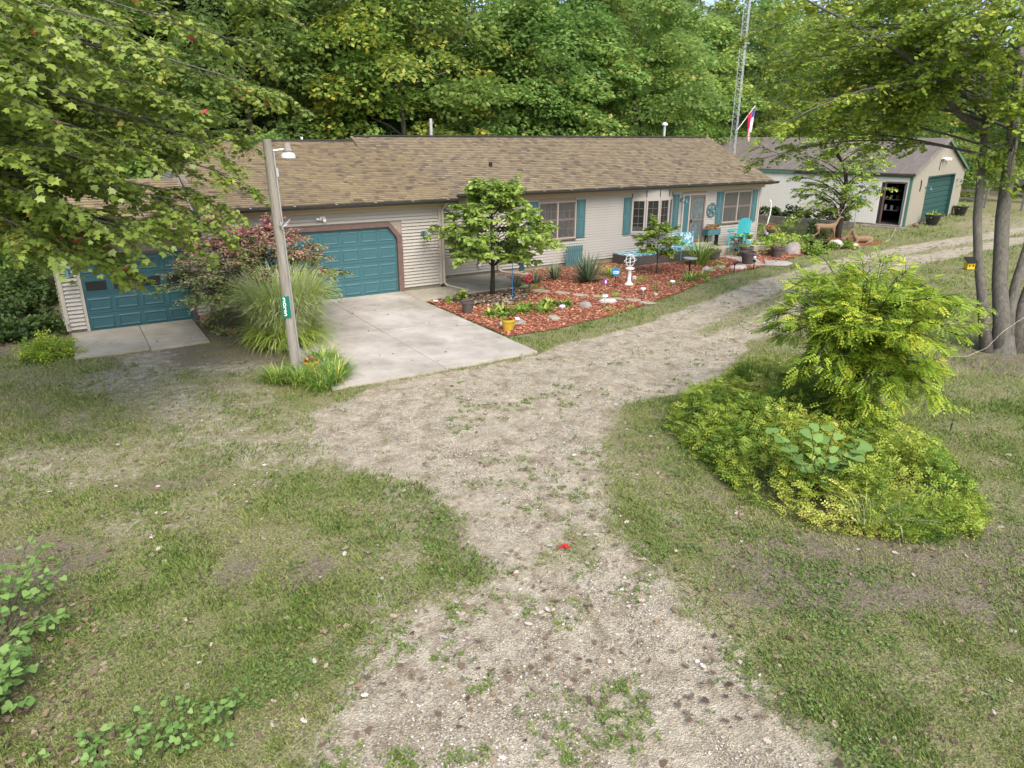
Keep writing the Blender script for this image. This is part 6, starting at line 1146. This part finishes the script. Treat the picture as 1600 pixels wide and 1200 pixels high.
# adirondack chair
t = thing('adirondack_chair', (25.05, 21.15, .26), 'turquoise slatted garden chair on the porch under the right window', 'chair', rz=-1.25); t.scale = (1.1, 1.1, 1.1)
for i in range(6): b = MB(); x = -.25 + i * .086; hh = .95 + .10 * math.cos((i - 2.5) * .55); b.add([(x, .20, .30), (x + .075, .20, .30), (x + .075, .44, hh), (x, .44, hh), (x, .225, .30), (x + .075, .225, .30), (x + .075, .465, hh), (x, .465, hh)], [(0, 1, 2, 3), (7, 6, 5, 4), (3, 2, 6, 7), (0, 3, 7, 4), (1, 5, 6, 2)]); b.build('back_slat', M['turq'], t, local=True)
for i in range(5): b = MB(); y = -.28 + i * .10; z = .38 - .022 * i; b.box(-.26, .26, y, y + .085, z, z + .02); b.build('seat_slat', M['turq'], t, local=True)
for sx in (-1, 1):
    b = MB(); b.box(sx * .33 - .07, sx * .33 + .07, -.36, .34, .56, .585); b.build('armrest', M['turq'], t, local=True)
    b = MB(); b.box(sx * .30 - .015, sx * .30 + .015, -.34, -.24, 0, .56); b.build('leg', M['turq'], t, local=True); b = MB(); b.add([(sx * .28 - .012, -.3, .28), (sx * .28 + .012, -.3, .28), (sx * .28 + .012, .5, .0), (sx * .28 - .012, .5, .0), (sx * .28 - .012, -.3, .38), (sx * .28 + .012, -.3, .38), (sx * .28 + .012, .55, .09), (sx * .28 - .012, .55, .09)], [(0, 3, 2, 1), (4, 5, 6, 7), (0, 1, 5, 4), (1, 2, 6, 5), (2, 3, 7, 6), (3, 0, 4, 7)]); b.build('rear_leg', M['turq'], t, local=True)
# planter box
t = thing('planter_box', (23.95, 21.75, .26), 'teal planter box of mixed flowers standing against the wall below the star', 'planter'); b = MB(); b.box(-.38, .38, -.14, .14, .48, .72); b.build('box', M['teal'], t, local=True)
for x in (-.33, .3): b = MB(); b.box(x, x + .03, -.1, .1, 0, .48); b.build('leg', M['black'], t, local=True)
rs = np.random.RandomState(8); n = 260; P = np.stack([rs.uniform(-.38, .38, n), rs.uniform(-.15, .15, n), .72 + .2 * rs.rand(n)], 1); link('blooms', leafmesh('blooms', P, rs.normal(0, .5, (n, 3)) + UP, rs.normal(0, 1, (n, 3)), .06, T_HEART, M['flowers'], rs.rand(n)), t)['kind'] = 'stuff'
# door mat
b = MB(); b.box(-.45, .45, -.25, .25, 0, .02); o = b.build('door_mat', M['turq'], None, local=True); o.location = (24.4, 20.75, .262); o.rotation_euler = (0, 0, .3); tag(o, 'pale turquoise mat lying on the porch slab before the chair', 'mat')
# hanging basket on a hook pole
t = thing('hanging_basket', (27.35, 21.35, 0), 'round wicker basket of flowers on a pole at the right house corner', 'hanging basket'); b = MB(); b.tube([(0, 0, 0), (0, 0, .75)], .02, 6); b.build('pole', M['white'], t, local=True); b = MB(); b.lathe([(.05, .62), (.18, .68), (.25, .82), (.24, .84)], n=14); b.build('basket', M['bark'], t, local=True, smooth=True)
rs = np.random.RandomState(9); n = 330; q = unit(rs.normal(0, 1, (n, 3))); q[:, 2] = np.abs(q[:, 2]); link('blooms', leafmesh('blooms', q * .27 * rs.uniform(.7, 1, (n, 1)) + [0, 0, .82], q + UP * .4, rs.normal(0, 1, (n, 3)), .06, T_HEART, M['flowers'], rs.rand(n)), t)['kind'] = 'stuff'
# heron-like ornament at the corner
t = thing('bird_ornament', (27.75, 21.9, 0), 'white and black garden ornament with a curved neck by the right house corner', 'ornament'); t.scale = (.7, .7, 1.0); b = MB(); b.tube([(0, 0, .9), (.02, 0, 1.1), (.10, -.03, 1.4), (.13, -.03, 1.65), (.08, -.02, 1.9), (0, 0, 2.02), (-.08, .0, 2.0)], [.05, .045, .04, .04, .04, .05, .015], 8); b.build('neck', M['white'], t, local=True, smooth=True)
b = MB(); b.lathe([(.02, .42), (.14, .5), (.18, .68), (.12, .86), (.04, .95)], n=14); b.build('body', M['white'], t, local=True, smooth=True); b = MB(); b.lathe([(.20, 0), (.22, .12), (.12, .2), (.10, .42)], n=12); b.build('base', M['black'], t, local=True)
# shepherd hook with small ornaments beside the small tree
t = thing('shepherd_hook', (11.45, 18.2, .03), 'thin blue shepherd hook pole in front of the small tree', 'hook pole'); b = MB(); b.tube([(0, 0, -.1), (0, 0, 1.45), (.06, 0, 1.56), (.16, 0, 1.56), (.22, 0, 1.45)], .010, 6); b.build('pole', M['blue'], t, local=True); b = MB(); b.tube([(-.14, 0, .0), (0, 0, .06), (.16, .0, .0)], .01, 5); b.build('foot', M['blue'], t, local=True)
t = thing('guitar_ornament', (11.75, 18.15, .95), 'blue guitar shaped ornament hanging beside the small tree trunk', 'ornament'); b = MB()
b.lathe([(.09, -.1), (.13, -.03), (.08, .05), (.10, .11), (.05, .17)], n=14); q = b.build('body', M['teal_door'], t, local=True, smooth=True); q.scale = (1, .3, 1); b = MB(); b.tube([(0, 0, .17), (0, 0, .5)], .018, 6); b.build('neck', M['black'], t, local=True)
t = thing('oval_ornament', (12.1, 18.25, .45), 'red oval ring ornament on a stake right of the guitar ornament', 'ornament'); b = MB(); ringm(b, .10, .03, 'y', (0, 0, .12), 14); b.build('ring', M['red'], t, local=True); b = MB(); b.tube([(0, 0, -.45), (0, 0, .02)], .01, 5); b.build('stake', M['black'], t, local=True)

# ------------------------------------------------------------------ deer statues
def skin(name, verts, edges, m, parent=None, lv=2, root=0):
    me = bpy.data.meshes.new(name); me.from_pydata([v[:3] for v in verts], edges, []); me.materials.append(m); o = link(name, me, parent)
    md_ = o.modifiers.new('skin', 'SKIN'); sv = me.skin_vertices[0].data if me.skin_vertices else None
    if sv is None:
        bpy.context.view_layer.update()
        me.skin_vertices  # layer made by the modifier when added from the interface
    return o
def skin2(name, verts, edges, m, parent=None, lv=1):
    """grow a closed limbed body: overlapping tapered tubes fused by remesh"""
    b = MB()
    for i, j in edges:
        a, c = verts[i], verts[j]; n = 5; pts = [tuple(a[k] + (c[k] - a[k]) * t / n for k in range(3)) for t in range(n + 1)]; rs_ = [a[3] + (c[3] - a[3]) * t / n for t in range(n + 1)]; b.tube(pts, rs_, 10)
    for x, y, z, r in verts:
        k = 6; b.lathe([(max(.001, r * math.sin(math.pi * t / k)), z - r * math.cos(math.pi * t / k)) for t in range(k + 1)], x, y, 10)
    o = b.build(name, m, parent, local=True, smooth=True); md_ = o.modifiers.new('remesh', 'REMESH'); md_.mode = 'VOXEL'; md_.voxel_size = .016; md_.use_smooth_shade = True; sm = o.modifiers.new('smooth', 'SMOOTH'); sm.iterations = 4
    return o
def deer(loc, rz, s, label, antlers=True):
    t = thing('deer_statue', loc, label, 'deer statue', rz=rz); t.scale = (s, s, s)
    V_ = [(-.52, 0, .93, .155), (-.25, 0, .90, .165), (.12, 0, .88, .17), (.40, 0, .92, .165), (.56, 0, 1.08, .10), (.66, 0, 1.28, .075), (.74, 0, 1.44, .08), (.86, 0, 1.42, .055), (.97, 0, 1.38, .036),      # trunk, neck, head
          (-.52, .09, .78, .11), (-.42, .10, .56, .058), (-.60, .10, .40, .036), (-.56, .10, .18, .026), (-.55, .10, .03, .03), (-.55, -.09, .78, .11), (-.50, -.10, .56, .058), (-.74, -.10, .40, .036), (-.76, -.10, .18, .026), (-.72, -.10, .03, .03),
          (.40, .09, .72, .075), (.42, .10, .44, .036), (.38, .10, .20, .026), (.38, .10, .03, .03), (.40, -.09, .72, .075), (.50, -.10, .44, .036), (.54, -.10, .20, .026), (.56, -.10, .03, .03), (-.66, 0, 1.02, .04), (-.76, 0, .96, .02)]
    E_ = [(0, 1), (1, 2), (2, 3), (3, 4), (4, 5), (5, 6), (6, 7), (7, 8), (0, 9), (9, 10), (10, 11), (11, 12), (12, 13), (0, 14), (14, 15), (15, 16), (16, 17), (17, 18), (3, 19), (19, 20), (20, 21), (21, 22), (3, 23), (23, 24), (24, 25), (25, 26), (0, 27), (27, 28)]
    skin2('body', V_, E_, M['deer'], t)
    for sy in (-1, 1):
        b = MB(); b.add([(.70, sy * .05, 1.49), (.74, sy * .05, 1.50), (.70, sy * .17, 1.56), (.66, sy * .10, 1.54)], [(0, 1, 2), (0, 2, 3), (2, 1, 0)]); b.build('ear', M['deer'], t, local=True)
        if antlers: b = MB(); b.tube([(.73, sy * .04, 1.50), (.68, sy * .12, 1.64), (.72, sy * .2, 1.78), (.82, sy * .18, 1.9)], [.016, .014, .011, .005], 6); b.tube([(.68, sy * .12, 1.64), (.80, sy * .13, 1.74)], [.012, .004], 5); b.tube([(.72, sy * .2, 1.78), (.66, sy * .24, 1.92)], [.01, .004], 5); b.build('antler', M['antler'], t, local=True)
    return t
deer((31.0, 21.05, 0), -.45, .82, 'standing tan deer statue with antlers looking right, in front of the crooked tree')
t = thing('deer_statue', (31.9, 20.55, 0), 'small sitting fawn statue at the foot of the crooked tree', 'deer statue', rz=-.3)
skin2('body', [(-.16, 0, .14, .11), (.05, 0, .24, .10), (.12, 0, .42, .05), (.16, 0, .52, .055), (.27, 0, .49, .03), (.12, .06, .12, .03), (.16, .06, .02, .02), (.12, -.06, .12, .03), (.16, -.06, .02, .02), (-.1, .1, .06, .05), (-.1, -.1, .06, .05)], [(0, 1), (1, 2), (2, 3), (3, 4), (1, 5), (5, 6), (1, 7), (7, 8), (0, 9), (0, 10)], M['deer'], t)
t = thing('deer_statue', (32.2, 19.9, 0), 'lying tan deer statue right of the tree trunk', 'deer statue', rz=2.7)
skin2('body', [(-.45, 0, .18, .14), (-.1, 0, .20, .16), (.25, 0, .20, .14), (.42, 0, .36, .07), (.50, 0, .55, .055), (.54, 0, .64, .06), (.68, 0, .60, .03), (.30, .12, .06, .04), (.60, .14, .04, .03), (.30, -.12, .06, .04), (.05, -.16, .05, .03), (-.40, .16, .08, .07), (-.1, .22, .04, .03), (-.40, -.14, .08, .07), (-.15, -.2, .04, .03)], [(0, 1), (1, 2), (2, 3), (3, 4), (4, 5), (5, 6), (2, 7), (7, 8), (2, 9), (9, 10), (0, 11), (11, 12), (0, 13), (13, 14)], M['deer'], t)
bm_ = MB(); pl = [(32.2 + 1.9 * math.cos(a) * (1 + .12 * math.sin(3 * a)), 20.5 + 1.3 * math.sin(a), .02) for a in np.linspace(0, 2 * math.pi, 22)[:-1]]; bm_.add(pl, [tuple(range(21))]); tag(bm_.build('mulch_bed', mulch.data.materials[0], None), kind='structure')

# ------------------------------------------------------------------ low timber wall and hedge before the shed
t = thing('retaining_wall', (34.6, 26.0, 0), 'low grey timber retaining wall in front of the long shed wall', 'retaining wall'); ax = Vector((-.245, .97, 0)); A0 = Vector((37.4, 23.2, 0)); 
for i in range(5):
    for j in range(3):
        p0 = A0 + ax * (i * 1.9) + Vector((-1.0, -.2, 0)); p1 = p0 + ax * 1.86; nrm = Vector((-.97, -.245, 0)); b = MB(); z = j * .15
        v = [p0, p1, p1 + nrm * .16, p0 + nrm * .16]; b.add([(p.x, p.y, z) for p in v] + [(p.x, p.y, z + .14) for p in v], [(0, 1, 2, 3), (7, 6, 5, 4), (0, 4, 5, 1), (1, 5, 6, 2), (2, 6, 7, 3), (3, 7, 4, 0)]); b.build('timber', M['timber'], t)
for i in range(4): p = A0 + ax * (1.6 + i * 1.9) + Vector((-.45, -.1, .35)); bush('hedge_shrub', tuple(p), (.6, 1.05, .55), ['ivy green hedge plant nearest the shed door', 'hedge plant above the timber wall, second from the shed door', 'hedge plant above the timber wall, third from the shed door', 'hedge plant above the timber wall, farthest from the shed door'][i], 'hedge', 1000, .11, T_HEART, M['darkshrub'], 170 + i, 'hedge plants above the timber wall', 6)
# hose across the lawn
b = MB(); b.tube([(38.6, 22.0, .10), (37.8, 21.6, .03), (36.5, 20.9, .03), (34.8, 20.0, .03), (33.4, 19.4, .03)], .012, 5); o = b.build('hose', M['rope'], None); tag(o, 'pale hose trailing from the shed step across the lawn', 'hose')
# blue ornament by the shed wall
t = thing('wind_ornament', (38.15, 24.2, 0), 'bright blue hanging ornament on a hook left of the open shed door', 'ornament'); b = MB(); b.tube([(0, 0, 0), (0, 0, 1.9), (.1, 0, 2.0), (.2, 0, 1.85)], .012, 5); b.build('hook', M['black'], t, local=True); b = MB(); b.lathe([(.02, 1.66), (.2, 1.50), (.16, 1.44), (.02, 1.42)], .2, 0, 12); b.build('disc', M['blue'], t, local=True)
# antenna mast and flag
t = thing('antenna_mast', (29.7, 26.1, 0), 'tall grey lattice antenna mast behind the right end of the house', 'antenna mast'); H_ = 15; w = .17
cr_ = [(w, 0), (-w * .5, w * .87), (-w * .5, -w * .87)]
for x, y in cr_: b = MB(); b.tube([(x, y, 0), (x, y, H_)], .017, 6); b.build('upright', M['galv'], t, local=True)
z = .3; k = 0
while z < H_:
    b = MB()
    for i in range(3):
        a, c = cr_[i], cr_[(i + 1) % 3]; b.tube([(a[0], a[1], z), (c[0], c[1], z)], .008, 4, cap=False); b.tube([(a[0], a[1], z), (c[0], c[1], z + .32)], .008, 4, cap=False)
    o = link('lattice', b.build('lattice', M['galv'], None, data_only=True) if k == 0 else LAT, t)
    if k == 0: LAT = o.data; z0_ = z
    o.location = (0, 0, z - z0_); z += .36; k += 1
t = thing('flag', (30.35, 25.75, 0), 'striped flag with blue starred canton hanging folded beside the mast', 'flag'); b = MB(); b.tube([(-.55, .3, 5.1), (.25, 0, 6.25)], .02, 6); b.build('staff', M['white'], t, local=True)
for i in range(7):
    b = MB(); x0 = -.23 + i * .065; x1 = x0 + .066; zt = 5.85 - .0 + i * .04 - (.32 if i > 3 else 0) * 0; zb = 4.55 + abs(i - 3) * .03
    def fx(x, z): return (x * (.35 + .65 * (z - 4.5) / 1.4) + .05, .04 * math.sin(x * 40 + z * 2), z)
    v = []; n_ = 8
    for j in range(n_ + 1): z = zb + (zt - zb) * j / n_; v += [fx(x0, z), fx(x1, z)]
    b.add(v, [(2 * j, 2 * j + 1, 2 * j + 3, 2 * j + 2) for j in range(n_)]); b.build('stripe', M['flag_red'] if i % 2 == 0 else M['flag_white'], t, local=True)
b = MB(); b.add([(.02, -.02, 5.7), (.24, -.03, 5.75), (.28, -.02, 6.2), (.10, -.03, 6.02)], [(0, 1, 2, 3)]); q = b.build('canton', M['flag_blue'], t, local=True)
b = MB()
for i in range(4):
    for j in range(4): cx, cz = .065 + i * .045 + j * .012, 5.76 + j * .085 + i * .02; b.add([(cx + .014 * math.sin(a) * (1 if m_ % 2 == 0 else .4), -.034, cz + .014 * math.cos(a) * (1 if m_ % 2 == 0 else .4)) for m_, a in enumerate([math.pi * p_ / 5 for p_ in range(10)])], [tuple(range(10))])
b.build('stars', M['flag_white'], q, local=True)['kind'] = 'stuff'
# birdhouse on the maple stem
t = thing('birdhouse', (17.86, 8.27, 1.86), 'yellow birdhouse with a dark roof fixed to the left stem of the right maple', 'birdhouse', rz=-.5)
b = MB(); b.box(-.09, .09, -.07, .07, 0, .15); q = b.build('box', M['yellow'], t, local=True); b = MB(); b.box(-.12, .12, -.10, .08, -.02, -.001); b.build('floor', M['brown'], t, local=True)
b = MB(); b.add([(-.12, -.11, .14), (.12, -.11, .14), (.12, .09, .24), (-.12, .09, .24), (-.12, -.11, .16), (.12, -.11, .16), (.12, .09, .26), (-.12, .09, .26)], [(0, 3, 2, 1), (4, 5, 6, 7), (0, 1, 5, 4), (1, 2, 6, 5), (2, 3, 7, 6), (3, 0, 4, 7)]); b.build('roof', M['black'], t, local=True)
b = MB()
for x in (-.045, .045): b.lathe([(.022, 0), (.022, .004)], n=10); k = len(b.v) - 20; b.v[k:] = [(a + x, -.0705 - c, .075 + d) for a, d, c in b.v[k:]]
b.build('entrance_hole', M['black'], q, local=True)
b = MB(); b.tube([(.09, .02, .08), (.24, .02, .08)], .015, 5); b.build('bracket', M['black'], t, local=True)
b = MB(); b.tube([(12.0, 5.6, 1.35), (13.5, 5.95, 1.02), (15, 6.3, .86), (16.6, 6.75, .85), (18.2, 7.0, .95)], .003, 5); o = b.build('cord', M['rope'], None); tag(o, 'thin pale cord strung from the weeping tree to the right maple', 'cord')
# rail fence on the far right
t = thing('rail_fence', (56, 27, 0), 'weathered wooden rail fence beyond the shed at the right', 'fence')
for i in range(9):
    y = 28.5 - i * 2.4; x = 56.6 + .02 * i; b = MB(); b.box(x, x + .14, y - .07, y + .07, -.1, 1.35); b.build('post', M['timber'], t)
    if i < 8:
        for z in (.5, 1.05): b = MB(); b.box(x + .03, x + .09, y - 2.33, y - .07, z, z + .13); b.build('rail', M['timber'], t)
t = thing('far_building', (84, 41, 0), 'low far building with a pale roof seen between the leaves right of the shed', 'building'); b = MB(); b.box(-6, 6, -4, 4, 0, 2.8); b.build('wall', M['siding'], t, local=True)
b = MB(); b.add([(-6.5, -4.5, 2.7), (6.5, -4.5, 2.7), (6.5, 0, 4.3), (-6.5, 0, 4.3), (6.5, 4.5, 2.7), (-6.5, 4.5, 2.7)], [(0, 1, 2, 3), (3, 2, 4, 5), (0, 3, 5), (1, 4, 2)]); b.build('roof', M['white_metal'], t, local=True)
